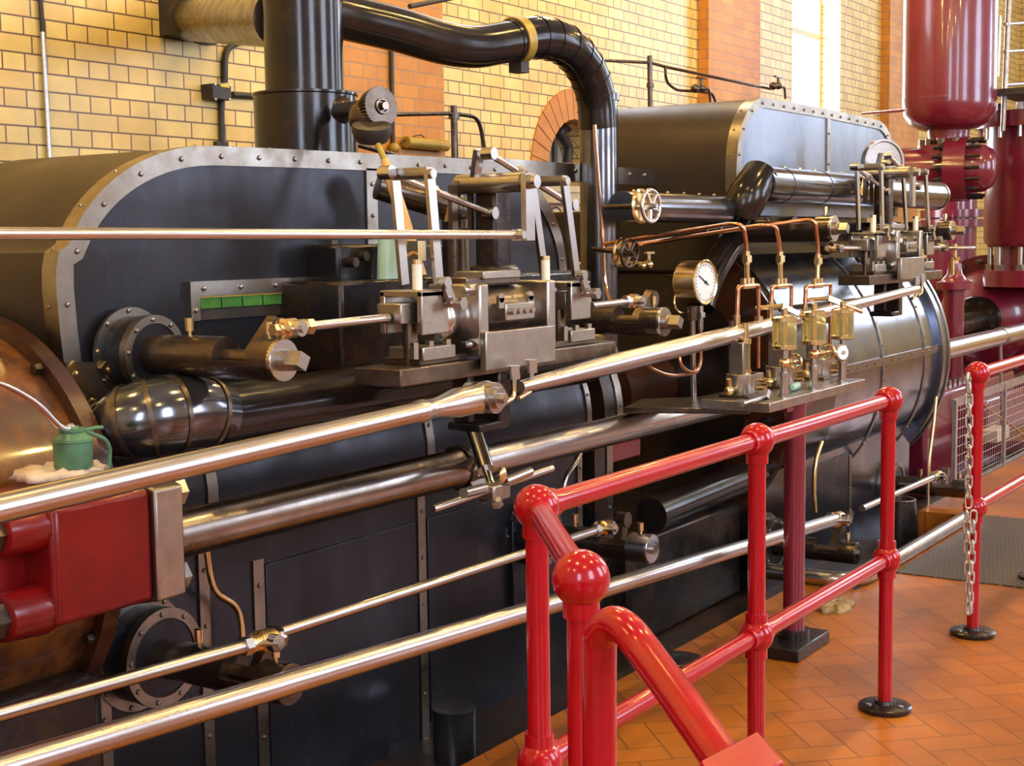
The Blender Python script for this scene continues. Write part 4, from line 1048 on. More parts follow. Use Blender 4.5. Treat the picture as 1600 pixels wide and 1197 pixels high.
# governor drive: bevel gears and slanting pole
t = thing('toothed_gear_drive', at(590, 210, 2.75), 'pair of dark toothed gears beside the steam column, driving a tan slanting pole', 'gear')
def gearwheel(c, ax, R, th, n=36):
    mb = MB(); ax = V(ax).normalized(); u, w = frame(ax); A = []
    for s in (0, 1):
        P = []
        for k in range(n*2):
            r = R*(1 if k % 2 else .93)*(1 if s == 0 else .86); a = 2*PI*k/(n*2)
            P.append(V(c)+ax*th*s+r*(math.cos(a)*u+math.sin(a)*w))
        A.append(mb.ring(P))
    mb.bridge(A[0], A[1], False); mb.face(A[0][::-1]); mb.face(A[1]); return mb
g0 = at(596, 166, 2.85)
gw = mk('upper_gear', gearwheel(g0, (.25, .95, -.1), .066, .05), 'bonnet', t)
mk('gear_hub', MB().cyl(g0-V((.006, .022, 0)), g0, .012, n=18).torus(g0-V((.0, .004, 0)), (.25, .95, -.1), .022, .004, 24, 6), 'oiled', gw)
mk('shaft_arm', MB().cyl(g0+V((.01, .03, 0)), at(530, 175, 3.2), .03, n=18).sphere(g0+V((.01, .07, -.03)), .06, 16, 10), 'bonnet', t)
g1 = at(581, 208, 2.85)
mk('lower_gear', MB().lathe([(-.03, .02), (-.025, .05), (.004, .064), (.026, .062), (.03, .02)], g1, (-.28, -.25, 1), 36), 'blackm', t)
pa = at(584, 212, 2.83); pb = at(601, 250, 2.79); pe = at(660, 432, 2.62)
mk('pole_neck', MB().cyl(pa, pb, .010, n=16), 'ochre', t)
mk('pole', MB().tube([pb, pb+(pe-pb)*.1, pb+(pe-pb)*.5, pe], [.013, .019, .019, .014], 18), 'tan', t)
k = at(651, 392, 2.6); mk('pole_clip', MB().box(k-V((.02, .02, .03)), k+V((.02, .02, .03))).cyl(k-V((.07, 0, .02)), k, .006, n=8), 'brass', t)
# hand wheels
def wheel(c, ax, R, name, label, spokes=5, back=True, m='steel'):
    c = V(c); ax = V(ax).normalized(); u, w = frame(ax)
    t = thing(name, c-V((0, 0, R)), label, 'hand wheel')
    mk('rim', MB().torus(c, ax, R*.9, R*.11, 36, 10), m, t)
    mb = MB()
    for k in range(spokes):
        a = 2*PI*(k+.3)/spokes; d = math.cos(a)*u+math.sin(a)*w; mb.cyl(c, c+d*R*.88, R*.10, n=10)
    mk('spokes', mb, m, t)
    mk('hub', MB().cyl(c-ax*R*.25, c+ax*R*.3, R*.22, n=18).hexa(c-ax*R*.42, c-ax*R*.25, R*.14), m, t)
    if back: mk('back_plate', MB().lathe([(0, .01), (0, R*.9), (R*.1, R*1.0), (R*.16, R*1.0), (R*.16, .01)], c+ax*R*.45-V((R*.1, 0, 0)), ax, 36), 'brass', t)
    mk('spindle', MB().cyl(c, c+ax*R*3.2, R*.16, n=14), 'oiled', t)
    return t
wheel(at(1017, 322, 2.52), (.1, 1, 0), .067, 'handwheel', 'steel spoked hand wheel on the black pipe right of the tall grey upright', 5, True)
t = wheel(at(984, 396, 2.8), (.15, 1, .1), .062, 'handwheel', 'geared hand wheel with a brass disc against the tall grey upright', 4, True, 'bonnet')
# ================================================================== LUBRICATOR TABLE
TZT = 1.0
a = atZ(1203, 630, TZT); b = atZ(1352, 592, TZT); c = atZ(1103, 622, TZT)
TX0, TX1, TY0, TY1 = a.x, b.x, (a.y+b.y)/2, c.y
t = thing('oiling_table', (5.1, 2.1, 0), 'steel topped oiling table on a single red leg with a square foot', 'table')
mk('table_top', MB().box((TX0, TY0, TZT-.036), (TX1, TY1, TZT)), 'plate', t, bevel=.003)
LXY = atZ(1240, 1003, .03)
mk('leg', MB().cyl((LXY.x, LXY.y, .05), (LXY.x, LXY.y, TZT-.036), .041, n=28), 'redpump', t)
mk('top_flange', MB().box((LXY.x-.12, TY0+.03, TZT-.06), (LXY.x+.12, TY1-.04, TZT-.036)), 'redpump', t)
ft = mk('foot_plate', MB().box((LXY.x-.165, LXY.y-.085, 0), (LXY.x+.165, LXY.y+.085, .05)), 'iron', t, bevel=.006)
mk('foot_collar', MB().cyl((LXY.x, LXY.y, .05), (LXY.x, LXY.y, .085), .06, n=24), 'iron', ft)
mk('foot_bolt', MB().hexa((LXY.x+.11, LXY.y+.03, .05), (LXY.x+.11, LXY.y+.03, .085), .026), 'steel', ft)
p0, p1 = V((TX0+.02, TY1-.06, TZT-.05)), V((4.72, 2.62, .925))
tag(mk('table_bracket', MB().prism([p0+V((.02, -.12, 0)), p0+V((.45, .06, 0)), p1+V((.3, .08, 0)), p1+V((0, -.0, 0))], (0, 0, .022)), 'oiled', bevel=.004), 'flat tapering steel bracket between the oiling table and the thick tie rod', 'bracket')
def lubricator(px, py, lab, n):
    b = V((at(px, py, TY1-.09).x, TY1-.09, TZT))
    t = thing('lubricator', b, lab, 'lubricator', 'steel lubricators on the table')
    r = .055; H = .085
    mb = MB().lathe([(0, r*.9), (.012, r), (H, r), (H, .01)], b, (0, 0, 1), 32).box(b+V((0, -r*.95, 0)), b+V((.09, r*.95, H)))
    mk('pump_body', mb, 'plate', t, bevel=.002)
    mk('base_flange', MB().box(b+V((-.07, -.062, 0)), b+V((.10, .062, .014))), 'oiled', t, bevel=.003)
    mk('back_plate', MB().box(b+V((-.045, -.028, H)), b+V((-.02, .03, H+.12))), 'plate', t, bevel=.003)
    mk('sight_glass', MB().cyl(b+V((.012, -.01, H+.015)), b+V((.012, -.01, H+.115)), .020, n=18), 'oil', t)
    mk('sight_foot', MB().cyl(b+V((.012, -.01, H)), b+V((.012, -.01, H+.016)), .024, n=18), 'brass', t)
    mk('sight_cap', MB().cyl(b+V((.012, -.01, H+.112)), b+V((.012, -.01, H+.13)), .024, n=18).cyl(b+V((.012, -.01, H+.13)), b+V((.012, -.01, H+.19)), .013, n=14), 'brass', t)
    for dx, dz in ((.045, .03), (.075, .045), (.055, .06)): p = b+V((dx, -r*.95, dz)); mk('brass_stud', MB().cyl(p, p-V((0, .02, 0)), .010, n=12).hexa(p-V((0, .03, 0)), p-V((0, .018, 0)), .007), 'brass', t)
    mb = MB().tube(fillet([b+V((-.05, 0, .03)), b+V((-.10, 0, .035)), b+V((-.11, 0, .075))], .02), .010, 10).sphere(b+V((-.105, 0, .03)), .018, 12, 8)
    mk('brass_cock', mb, 'brass', t)
    mk('lift_rod', MB().bar(b+V((-.05, .02, H+.1)), b+V((-.045, .02, H+.2)), .014, .012), 'oiled', t)
    return b
lb = [lubricator(px, py, lab, i) for i, (px, py, lab) in enumerate(((1158, 610, 'steel lubricator at the left end of the oiling table, with a rounded drum'), (1218, 594, 'middle one of three steel lubricators, half hidden by the large oil glass'), (1276, 578, 'lubricator farthest along the oiling table, half hidden by oil glasses')))]
def glass_cup(px, py, gx0, gx1, gy0, gy1, lab, wheel_px=None, gauge=None):
    b = atZ(px, py, TZT); Y = b.y
    t = thing('oil_glass', b, lab, 'oil glass', 'oil glasses on the table')
    top, bot = at(px, gy0, Y).z, at(px, gy1, Y).z
    R = (gx1-gx0)*.5*depth_of(b)/FPX
    mk('stem', MB().lathe([(0, .016), (0, .022), (.012, .022), (.014, .0165), ((bot-b.z)*.42, .0165), ((bot-b.z)*.43, .022), ((bot-b.z)*.52, .022), ((bot-b.z)*.53, .012), (bot-b.z, .012)], b, (0, 0, 1), 22), 'steel', t)
    mk('glass_body', MB().cyl((b.x, Y, bot+.012), (b.x, Y, top-.010), R*.94, n=32), 'oil', t)
    mk('collar', MB().lathe([(0, .01), (0, R*.8), (.004, R), (.016, R), (.017, .02)], (b.x, Y, bot-.004), (0, 0, 1), 32), 'brass', t)
    mk('lid', MB().lathe([(0, .02), (0, R), (.012, R), (.02, R*.75), (.022, .012), (.045, .012), (.05, .004)], (b.x, Y, top-.012), (0, 0, 1), 32), 'brass', t)
    mk('centre_tube', MB().cyl((b.x, Y, bot), (b.x, Y, top), .009, n=14), 'copper', t)
    for s in (-1, 1): mk('glass_guard', MB().cyl((b.x+s*R*.8, Y-R*.3, bot), (b.x+s*R*.8, Y-R*.3, top), .004, n=8), 'brass', t)
    if wheel_px:
        q = at(*wheel_px, Y-.015); v = V((b.x, Y, q.z))
        mk('valve_stem', MB().cyl(v, q, .008, n=12).sphere(v, .021, 14, 8).hexa(v+(q-v)*.3, v+(q-v)*.5, .014), 'brass', t)
        d = (q-v).normalized()
        mk('valve_wheel', MB().torus(q, d, .026, .0045, 24, 8).cyl(q-d*.008, q+d*.008, .008, n=12).cyl(q-V((0, 0, .026)), q+V((0, 0, .026)), .003, n=6).cyl(q-V((.026*d.y, -.026*d.x, 0)), q+V((.026*d.y, -.026*d.x, 0)), .003, n=6), 'brass', t)
    if gauge:
        q = at(*gauge, Y-.03)
        mk('dial_case', MB().lathe([(-.022, .02), (-.02, .032), (0, .034), (.004, .030)], q, (-.5, -1, .1), 28), 'steel', t)
        mk('dial_plate', MB().cyl(q, q+V((-.5, -1, .1)).normalized()*.005, .028, n=28), 'dial', t)
        mk('dial_screw', MB().cyl(q, q+V((-.5, -1, .1)).normalized()*.012, .008, n=14), 'steel', t)
glass_cup(1225, 621, 1203, 1243, 497, 545, 'large oil glass at the corner of the oiling table, nearest of three', (1243, 565))
glass_cup(1271, 609, 1252, 1291, 488, 537, 'oil glass between the large corner one and the one with a dial', (1295, 550))
glass_cup(1316, 597, 1298, 1334, 484, 529, 'oil glass with a small round dial on its stem, farthest along the table', gauge=(1316, 551))
# forked copper feeds over the lubricators
def feed(P, fk, base, lab):
    """P: copper run to the fork; fk: pixel box of the fork"""
    t = thing('copper_feed', base, lab, 'oil pipe', 'copper oil feeds')
    Y = 2.2
    top = P[-1]
    mk('supply_pipe', MB().tube(fillet(P, .09, 8), .0085, 10), 'copper', t)
    xl, xr, yt, yl, yr = fk; xm = (xl+xr)/2
    hub = at(xm, yt, Y)
    mk('union_nut', MB().hexa(top-V((0, 0, .012)), top+V((0, 0, .014)), .020).cyl(top-V((0, 0, .02)), top+V((0, 0, .03)), .0125, n=14).cyl(top, hub, .0095, n=12), 'brass', t)
    mb = MB().cyl(hub-V((.05, 0, 0)), hub+V((.05, 0, 0)), .012, n=14)
    for dx in (-.035, 0, .035): mb.hexa(hub+V((dx, 0, .008)), hub+V((dx, 0, .03)), .012)
    mk('fork_block', mb, 'brass', t)
    L, Rr = at(xl, yl, Y), at(xr, yr, Y)
    mk('fork_leg', MB().tube(fillet([hub, V((L.x+.01, Y, hub.z)), V((L.x+.01, Y, hub.z-.03)), L], .03), .0085, 10), 'copper', t)
    mk('fork_leg', MB().tube(fillet([hub, V((Rr.x, Y, hub.z)), V((Rr.x, Y, hub.z-.03)), at(xr, (yt+yr)*.5-8, Y), Rr], .03), [.0085]*15+[.006, .006] if False else .0075, 10), 'copper', t)
    mk('leg_nut', MB().hexa(at(xr, 494, Y), at(xr, 505, Y), .018).cyl(at(xl, yl-28, Y), L, .0135, n=14), 'brass', t)
feed([at(945, 381, 2.96), at(1142, 350, 2.25), at(1161, 352, 2.2), at(1166, 380, 2.2), at(1167, 405, 2.2)], (1151, 1185, 447, 520, 575), at(1167, 600, 2.2), 'forked copper oil feed standing over the rounded left lubricator')
feed([at(945, 392, 2.98), at(1190, 352, 2.25), at(1212, 352, 2.2), at(1218, 380, 2.2), at(1219, 405, 2.2)], (1204, 1236, 447, 500, 560), at(1219, 600, 2.2), 'forked copper oil feed standing over the middle lubricator')
feed([at(945, 389, 3.0), at(1255, 344, 2.25), at(1273, 344, 2.2), at(1278, 380, 2.2), at(1278, 408, 2.2)], (1257, 1297, 446, 505, 550), at(1278, 600, 2.2), 'forked copper oil feed farthest right, against the bright far cylinder')
for (p, q, lab) in (((1222, 478), (1282, 508), 'steel crank handle sloping across the middle lubricator'), ((1294, 466), (1347, 487), 'brass crank handle over the oil glass with the dial')):
    A, B = at(*p, 2.12), at(*q, 2.02)
    t = thing('crank_handle', A, lab, 'handle')
    m = A+(B-A)*.45
    mk('handle_arm', MB().bar(A, m, .022, .010), 'plate' if p[0] < 1250 else 'brass', t)
    mk('handle_grip', MB().cyl(m, B, .010, n=16), 'brass', t)
    mk('handle_spindle', MB().cyl(A, A+V((-.02, .1, -.01)), .009, n=12), 'brass', t)
q0, q1 = at(1160, 626, 2.03), at(1208, 617, 2.03)
tag(mk('steel_spanner', MB().cyl(V((q0.x, 2.03, TZT+.012)), V((q1.x, 2.06, TZT+.012)), .009, n=14).hexa(V((q1.x, 2.06, TZT+.004)), V((q1.x+.02, 2.062, TZT+.03)), .014), 'steel'), 'small steel bar lying on the front edge of the oiling table', 'tool')
q = atZ(1246, 610, TZT)
tag(mk('glass_vial', MB().cyl(V((q.x-.05, q.y, TZT+.015)), V((q.x+.05, q.y+.02, TZT+.015)), .014, n=16), 'mint', bevel=.005), 'small pale green vial lying behind the large oil glass', 'vial')
# pressure gauge on its stand
gc = at(1101, 441, 2.46)
t = thing('pressure_gauge', at(1084, 624, 2.5), 'large brass gauge with a white face on a thin steel stand', 'gauge')
ax = V((-.10, -1, 0)).normalized()
dial(t, gc, .086, ax, 28, 'brass', .10, 25)
sb = at(1084, 626, 2.5); st = at(1082, 486, 2.5)
mk('stand_rod', MB().cyl(sb, st, .011, n=14), 'steel', t)
mk('stand_joint', MB().cyl(at(1082, 478, 2.5), at(1083, 500, 2.5), .022, n=14), 'oiled', t)
mk('gauge_stem', MB().cyl(at(1095, 478, 2.47), at(1095, 515, 2.47), .010, n=14).hexa(at(1095, 488, 2.47), at(1095, 496, 2.47), .019), 'steel', t)
mk('siphon_pipe', MB().tube(fillet([at(1095, 512, 2.47), at(1095, 575, 2.47), at(1078, 584, 2.48), at(1062, 570, 2.49), at(1061, 545, 2.5)], .06), .0075, 10).tube(fillet([at(1096, 560, 2.49), at(1090, 582, 2.49), at(1045, 588, 2.5), at(1015, 575, 2.5), at(1008, 560, 2.5)], .08), .0075, 10), 'copper', t)
mk('back_wire', MB().tube(spline([at(1062, 445, 2.56), at(1054, 470, 2.56), at(1060, 487, 2.55), at(1078, 489, 2.52)]), .005, 8), 'brass', t)
# ================================================================== RAILS
RYL, RH, RLOW = 1.516, 1.05, .517
PXs = [2.37, 3.467, 4.534, 5.592]
def ball(c, r=.047): return MB().sphere(c, r, 28, 16)
def socket(mb, c, d, r=.030, L=.062): return mb.cyl(c, V(c)+V(d).normalized()*L, r, n=24)
def flange_foot(t, x, y):
    f = mk('foot_flange', MB().lathe([(0, .04), (0, .085), (.004, .088), (.016, .088), (.020, .082), (.024, .036), (.034, .032), (.034, .02)], (x, y, 0), (0, 0, 1), 40), 'iron', t)
    for k in range(3):
        a = 2*PI*k/3+.3; p = V((x+.06*math.cos(a), y+.06*math.sin(a), .018)); mk('foot_screw', MB().hexa(p, p+V((0, 0, .008)), .010), 'steel', f)
B0 = V((1.892, 1.128, RH))
t = thing('guard_rail', (PXs[1], RYL, 0), 'glossy red guard rail with ball joints, left of the checkered steel floor plate', 'railing')
for i, x in enumerate(PXs[:3]):
    mk('post', MB().cyl((x, RYL, 0), (x, RYL, RH), .0238, n=28), 'red', t)
    for z in (RH, RLOW):
        m = ball((x, RYL, z)); c = (x, RYL, z)
        socket(m, c, (0, 0, -1)); 
        if z == RLOW: socket(m, c, (0, 0, 1))
        if i < 2: socket(m, c, (1, 0, 0))
        if i > 0: socket(m, c, (-1, 0, 0))
        mk('ball_joint', m, 'red', t)
    flange_foot(t, x, RYL)
for z in (RH, RLOW):
    for i in (0, 1): mk('rail', MB().cyl((PXs[i], RYL, z), (PXs[i+1], RYL, z), .0238, n=28), 'red', t)
    mk('rail', MB().cyl((PXs[0], RYL, z), (B0.x, B0.y, z), .0238, n=28), 'red', t)
m = ball(B0, .047); socket(m, B0, (0, 0, -1)); socket(m, B0, V((PXs[0]-B0.x, RYL-B0.y, 0)))
mk('ball_joint', m, 'red', t)
mk('post', MB().cyl((B0.x, B0.y, 0), (B0.x, B0.y, RH), .0238, n=28), 'red', t)
mk('ball_joint', ball((B0.x, B0.y, RLOW)), 'red', t)
flange_foot(t, B0.x, B0.y)
t2 = thing('guard_rail', (PXs[3], RYL, 0), 'second red guard rail with a chained post, running off at the right edge', 'railing')
xs = [PXs[3], PXs[3]+1.08, PXs[3]+2.16]
for i, x in enumerate(xs):
    mk('post', MB().cyl((x, RYL, 0), (x, RYL, RH), .0238, n=28), 'red', t2)
    for z in (RH, RLOW):
        m = ball((x, RYL, z)); socket(m, (x, RYL, z), (0, 0, -1)); socket(m, (x, RYL, z), (1, 0, 0))
        mk('ball_joint', m, 'red', t2)
    flange_foot(t2, x, RYL)
for z in (RH, RLOW):
    for i in (0, 1): mk('rail', MB().cyl((xs[i], RYL, z), (xs[i+1], RYL, z), .0238, n=28), 'red', t2)
# stair hand rail
S = [atD(937, 1290, 2.02), atD(937, 1030, 2.02), atD(940, 990, 2.01), atD(958, 974, 1.99), atD(980, 985, 1.96), atD(1010, 1022, 1.92), atD(1075, 1112, 1.78), atD(1140, 1205, 1.66), atD(1230, 1340, 1.5)]
ss = spline(S, 8)
foot = V((S[0].x, S[0].y, 0))
t = thing('stair_rail', foot, 'bright red stair hand rail looping over and down, nearest the viewer', 'hand rail')
mk('newel', MB().cyl(foot, S[0], .0245, n=28), 'red', t)
mk('looped_rail', MB().tube(ss, .0248, 28), 'red', t)
q = [atD(1093, 1163, 1.60), atD(1184, 1156, 1.70), atD(1225, 1215, 1.60), atD(1118, 1225, 1.50)]
zq = sum(p.z for p in q)/4
mk('step_bracket', MB().prism([V((p.x, p.y, zq-.05)) for p in q], (0, 0, .05)), 'red', t, bevel=.003)
# chains on the post
def link(mb, c, L, W, r, d, side):
    d = V(d).normalized(); s = V(side).normalized(); P = []
    for k in range(16):
        a = 2*PI*k/16; y = math.sin(a); x = math.cos(a)
        P.append(V(c)+d*((L/2-W/2)*(1 if y > 1e-6 else -1 if y < -1e-6 else 0)+W/2*y)+s*W/2*x)
    n = 6; rings = []
    nn = d.cross(s)
    for k in range(16):
        tn = (P[(k+1) % 16]-P[k-1]).normalized(); u = tn.cross(nn)
        rings.append(mb.ring([P[k]+r*(math.cos(2*PI*j/n)*u+math.sin(2*PI*j/n)*nn) for j in range(n)]))
    for k in range(16): mb.bridge(rings[k], rings[(k+1) % 16])
def chain(name, P, lab):
    mb = MB(); P = [V(p) for p in P]
    for a, b in zip(P, P[1:]):
        L = (b-a).length; n = max(1, round(L/.040)); d = (b-a)/n
        for k in range(n):
            sd = V((.6, -.8, 0)) if k % 2 else V((.8, .6, 0))
            link(mb, a+d*(k+.5), .052, .026, .0042, d, sd)
    return tag(mk(name, mb, 'chain'), lab, 'chain')
px = PXs[3]
cy = RYL-.036
u0, u1 = at(1514, 602, cy), at(1513, 792, cy)
chain('chain', [u0, (u0+u1)/2+V((-.01, -.004, 0)), u1], 'pale steel chain hanging down the upper half of the far red post')
l0, l1 = at(1510, 800, cy), at(1514, 958, cy); l2 = at(1521, 800, cy)
chain('chain', [l0, l1, l2], 'doubled pale steel chain hanging below the lower ball of the far red post')
h = at(1513, 592, cy)
tag(mk('chain_shackle', MB().tube(spline([h+V((-.012, 0, -.05)), h+V((-.016, 0, .0)), h+V((0, 0, .02)), h+V((.016, 0, 0)), h+V((.012, 0, -.05)), h+V((-.012, 0, -.05))]), .006, 10).cyl(h+V((0, .012, .0)), h+V((0, -.01, 0)), .007, n=10), 'galv'), 'brassy steel shackle holding the upper chain to the ball joint', 'shackle')
# ================================================================== FLOOR THINGS
tag(mk('floor_plate', MB().box((6.46, -.6, -.004), (8.06, 2.12, .006)), 'tread'), 'checkered dark steel floor plate beside the second red rail', 'floor plate')
kp = fillet([V((KX0-.0, 2.62, .035)), V((KX0-.0, KY, .035)), V((KX1, KY, .035))], .17, 8)
tag(mk('kerb_rail', MB().tube(kp, .036, 18), 'steel'), 'polished rounded kerb bar round the oily corner by the red table leg', 'kerb')
tag(mk('rag', blob(atZ(1303, 948, 0).x, atZ(1303, 948, 0).y, 0, .13, .085, 11, .016), 'rag'), 'crumpled oily beige rag on the orange tiles by the table leg', 'rag')
q = at(1420, 855, 2.35); q.z = 0 if q.z < 0 else q.z
q = atZ(1422, 858, -.165)
t = thing('drip_bucket', V((q.x, q.y+.06, -.17)), 'dark cone shaped drip bucket inside the kerb, right of the third red post', 'bucket')
zt2 = at(1417, 775, q.y+.06).z
mk('bucket_body', MB().lathe([(0, .02), (0, .115), (zt2+.17, .085), (zt2+.17, .075), (zt2+.14, .07), (zt2+.14, .01)], (q.x, q.y+.06, -.17), (0, 0, 1), 36), 'iron', t)
mk('bucket_rim', MB().torus((q.x, q.y+.06, zt2), (0, 0, 1), .083, .006, 32, 8), 'oiled', t)
q = atZ(711, 1185, -.17)
can2 = MB().lathe([(0, .02), (0, .074), (.17, .074), (.172, .077), (.18, .077), (.18, .07), (.165, .01)], (q.x, q.y, -.17), (0, 0, 1), 36)
tag(mk('drip_tin', can2, 'pipeg'), 'round dark steel tin standing on the oily floor below the near cylinder', 'tin')
q = atZ(1075, 1030, 0); t = tag(mk('drain_cover', MB().lathe([(0, .02), (0, .10), (.012, .10), (.016, .09), (.016, .01)], (q.x-.05, q.y+.02, 0), (0, 0, 1), 32), 'iron'), 'small dark round cover at the pit edge behind the red rails', 'cover')
# thin drain pipes on the far cylinder
pipe('drain_pipe', spline([at(1284, 690, 2.56), at(1275, 720, 2.56), at(1272, 760, 2.56), at(1274, 800, 2.56)]), .011, 'brass', 'thin brass drain pipe on the far cylinder behind the red table leg', 'pipe')
pipe('drain_pipe', spline([at(1463, 620, 2.5), at(1459, 660, 2.5), at(1452, 720, 2.5), at(1449, 790, 2.5)]), .011, 'brass', 'thin brass drain pipe down the right end of the far cylinder', 'pipe')
pipe('drain_pipe', spline([at(909, 690, 2.88), at(905, 715, 2.84), at(885, 745, 2.84), at(880, 775, 2.84)]), .010, 'steel', 'bright bent drain pipe under the right end of the near cylinder', 'pipe')
# red stay between the cylinders
a, b = at(965, 690, 2.9), at(1085, 652, 2.9)
tag(mk('red_stay', MB().box((5.19, 2.99, at(990, 706, 2.96).z-.035), (5.55, 3.03, at(990, 700, 2.96).z+.03)), 'redcast', bevel=.006), 'short dark red cast stay below the thick tie rod, between the two cylinders', 'stay')
tag(mk('bed_frame', MB().box((5.2, 2.86, -.17), (6.35, 3.9, .30)), 'iron', bevel=.02), 'dark cast bed between the two cylinders', 'bed')
tag(mk('drain_pipe', MB().cyl((5.25, 2.78, .42), (6.4, 2.78, .45), .075, n=28), 'black'), 'fat black pipe low down between the two cylinders', 'pipe')
# ================================================================== MESH GUARD
FYY = 2.52
t = thing('mesh_guard', (11, FYY, -.02), 'grey wire mesh guard with flat top and bottom bars, right of the far cylinder', 'fence')
fz0, fz1 = at(1600, 712, FYY).z, at(1600, 592, FYY).z
fx0, fx1 = 8.75, 13.2
mk('top_bar', MB().box((fx0, FYY-.01, fz1-.025), (fx1, FYY+.01, fz1+.025)), 'galv', t)
mk('bottom_bar', MB().box((fx0, FYY-.012, fz0-.03), (fx1, FYY+.012, fz0+.03)), 'galv', t)
for x in (fx0+.02, at(1567, 650, FYY).x, fx1-.02): mk('guard_post', MB().box((x-.018, FYY-.02, 0), (x+.018, FYY+.0, fz1+.02)), 'galv', t)
mb = MB()
for k in range(1, 10):
    z = fz0+(fz1-fz0)*k/10; mb.cyl((fx0, FYY, z), (fx1, FYY, z), .0017, n=5)
n = int((fx1-fx0)/.055)
for k in range(n): x = fx0+(fx1-fx0)*k/n; mb.cyl((x, FYY, fz0), (x, FYY, fz1), .0014, n=4, caps=False)
mk('wire_mesh', mb, 'galv', t)
a = at(1562, 600, 2.66); pipe('stay_rod', [at(1568, 760, 2.66), at(1563, 530, 2.66)], .012, 'galv', 'thin grey upright rod behind the mesh guard under the bright tie rod', 'rod')
# ================================================================== PUMP
PYY = 3.45
def zat(px, y, Y=PYY): return at(px, y, Y).z
bx = at(1640, 640, 3.0)
t = thing('pump_bed', (12.4, 3.3, -.17), 'big dark red pump bed behind the mesh guard', 'pump bed')
mk('bed_casting', MB().box((9.3, 2.85, -.17), (11.6, 4.2, .52)), 'redpump', t, bevel=.03)
mk('bed_foot', MB().box((11.6, 2.6, -.17), (14.5, 4.2, -.06)), 'redpump', t, bevel=.03)
mk('bed_step', MB().box((10.3, 2.72, .1), (11.6, 2.86, .40)), 'redpump', t, bevel=.02)
for k in range(14): p = V((9.4+.12*k, 2.95, .52)); mk('bed_nut', MB().hexa(p, p+V((0, 0, .04)), .026), 'steel', t)
# tools seen through the mesh
a = at(1500, 668, 2.9)
tag(mk('red_box', MB().box((a.x-.2, 2.58, a.z-.07), (a.x+.12, 2.70, a.z+.02)), 'cloth', bevel=.01), 'pale pinkish box seen through the wire mesh guard', 'box')
pipe('orange_cable', spline([at(1520, 610, 2.62), at(1545, 640, 2.62), at(1575, 660, 2.62), at(1610, 690, 2.62)]), .008, 'cable', 'thin orange cable sagging behind the wire mesh guard', 'cable')
# dome at the end of the piston rod
X0 = at(1524, 505, 3.4).x
t = thing('pump_dome', (X0+.5, 3.4, .2), 'domed red pump end with a big bolted flange, behind the bright tie rod', 'pump')
mk('dome_shell', MB().lathe([(0, .20), (.02, .22), (.08, .31), (.18, .39), (.32, .43), (.8, .44), (.8, .1)], (X0+.04, 3.40, .86), (1, 0, 0), 56), 'redpump', t)
mk('stuffing_plate', MB().lathe([(0, .10), (0, .20), (.05, .21), (.05, .1)], (X0, 3.40, .86), (1, 0, 0), 44), 'black', t)
fl = mk('bolted_flange', MB().lathe([(0, .4), (0, .56), (.08, .56), (.08, .4)], (X0+.42, 3.40, .86), (1, 0, 0), 64), 'redpump', t)
for k in range(20):
    a = 2*PI*(k+.5)/20; p = V((X0+.42, 3.40+.51*math.cos(a), .86+.51*math.sin(a)))
    mk('flange_bolt', MB().cyl(p-V((.13, 0, 0)), p, .014, n=10).hexa(p-V((.05, 0, 0)), p, .03), 'oiled', fl)
for k in range(8):
    a = 2*PI*k/8+.3; p = V((X0, 3.40+.155*math.cos(a), .86+.155*math.sin(a))); mk('plate_nut', MB().hexa(p-V((.03, 0, 0)), p, .018), 'bonnet', t)
mk('end_body', MB().cyl((X0+.8, 3.4, .86), (X0+2.2, 3.4, .86), .44, n=48), 'redpump', t)
# air vessel
q = at(1484, 100, PYY); d = depth_of(q); R = 71*d/FPX
zb = zat(1484, 205); zk = zat(1484, 158)
t = thing('air_vessel', (q.x, PYY, zb-.35), 'tall maroon air vessel with a rounded bottom, upper right', 'pressure vessel')
mk('vessel_shell', MB().lathe([(0, .1), (.0, R*.45), (.02, R*.66), (.06, R*.85), (.13, R*.97), (.22, R), (2.6, R), (2.8, R*.7), (2.9, .1)], (q.x, PYY, zb), (0, 0, 1), 64), 'redpump', t)
mk('seam_band', MB().lathe([(0, R*.99), (0, R*1.012), (.02, R*1.012), (.02, R*.99)], (q.x, PYY, zk), (0, 0, 1), 64), 'redpump', t)
mk('neck', MB().lathe([(0, .1), (0, R*.45), (.09, R*.42), (.2, R*.46)], (q.x, PYY, zb-.18), (0, 0, 1), 40), 'redpump', t)
nf = mk('neck_flange', MB().lathe([(0, .1), (0, R*.66), (.12, R*.66), (.12, .1)], (q.x, PYY, zb-.24), (0, 0, 1), 44), 'redpump', t)
for k in range(12):
    a = 2*PI*k/12; p = V((q.x+R*.56*math.cos(a), PYY+R*.56*math.sin(a), zb-.12)); mk('flange_bolt', MB().hexa(p, p+V((0, 0, .05)), .035), 'oiled', nf)
vx = q.x
pipe('sight_line', [at(1348, 178, 3.9), at(1415, 172, PYY-.1)], .012, 'redpump', 'thin pipe reaching left from the foot of the air vessel to the silver cover', 'pipe')
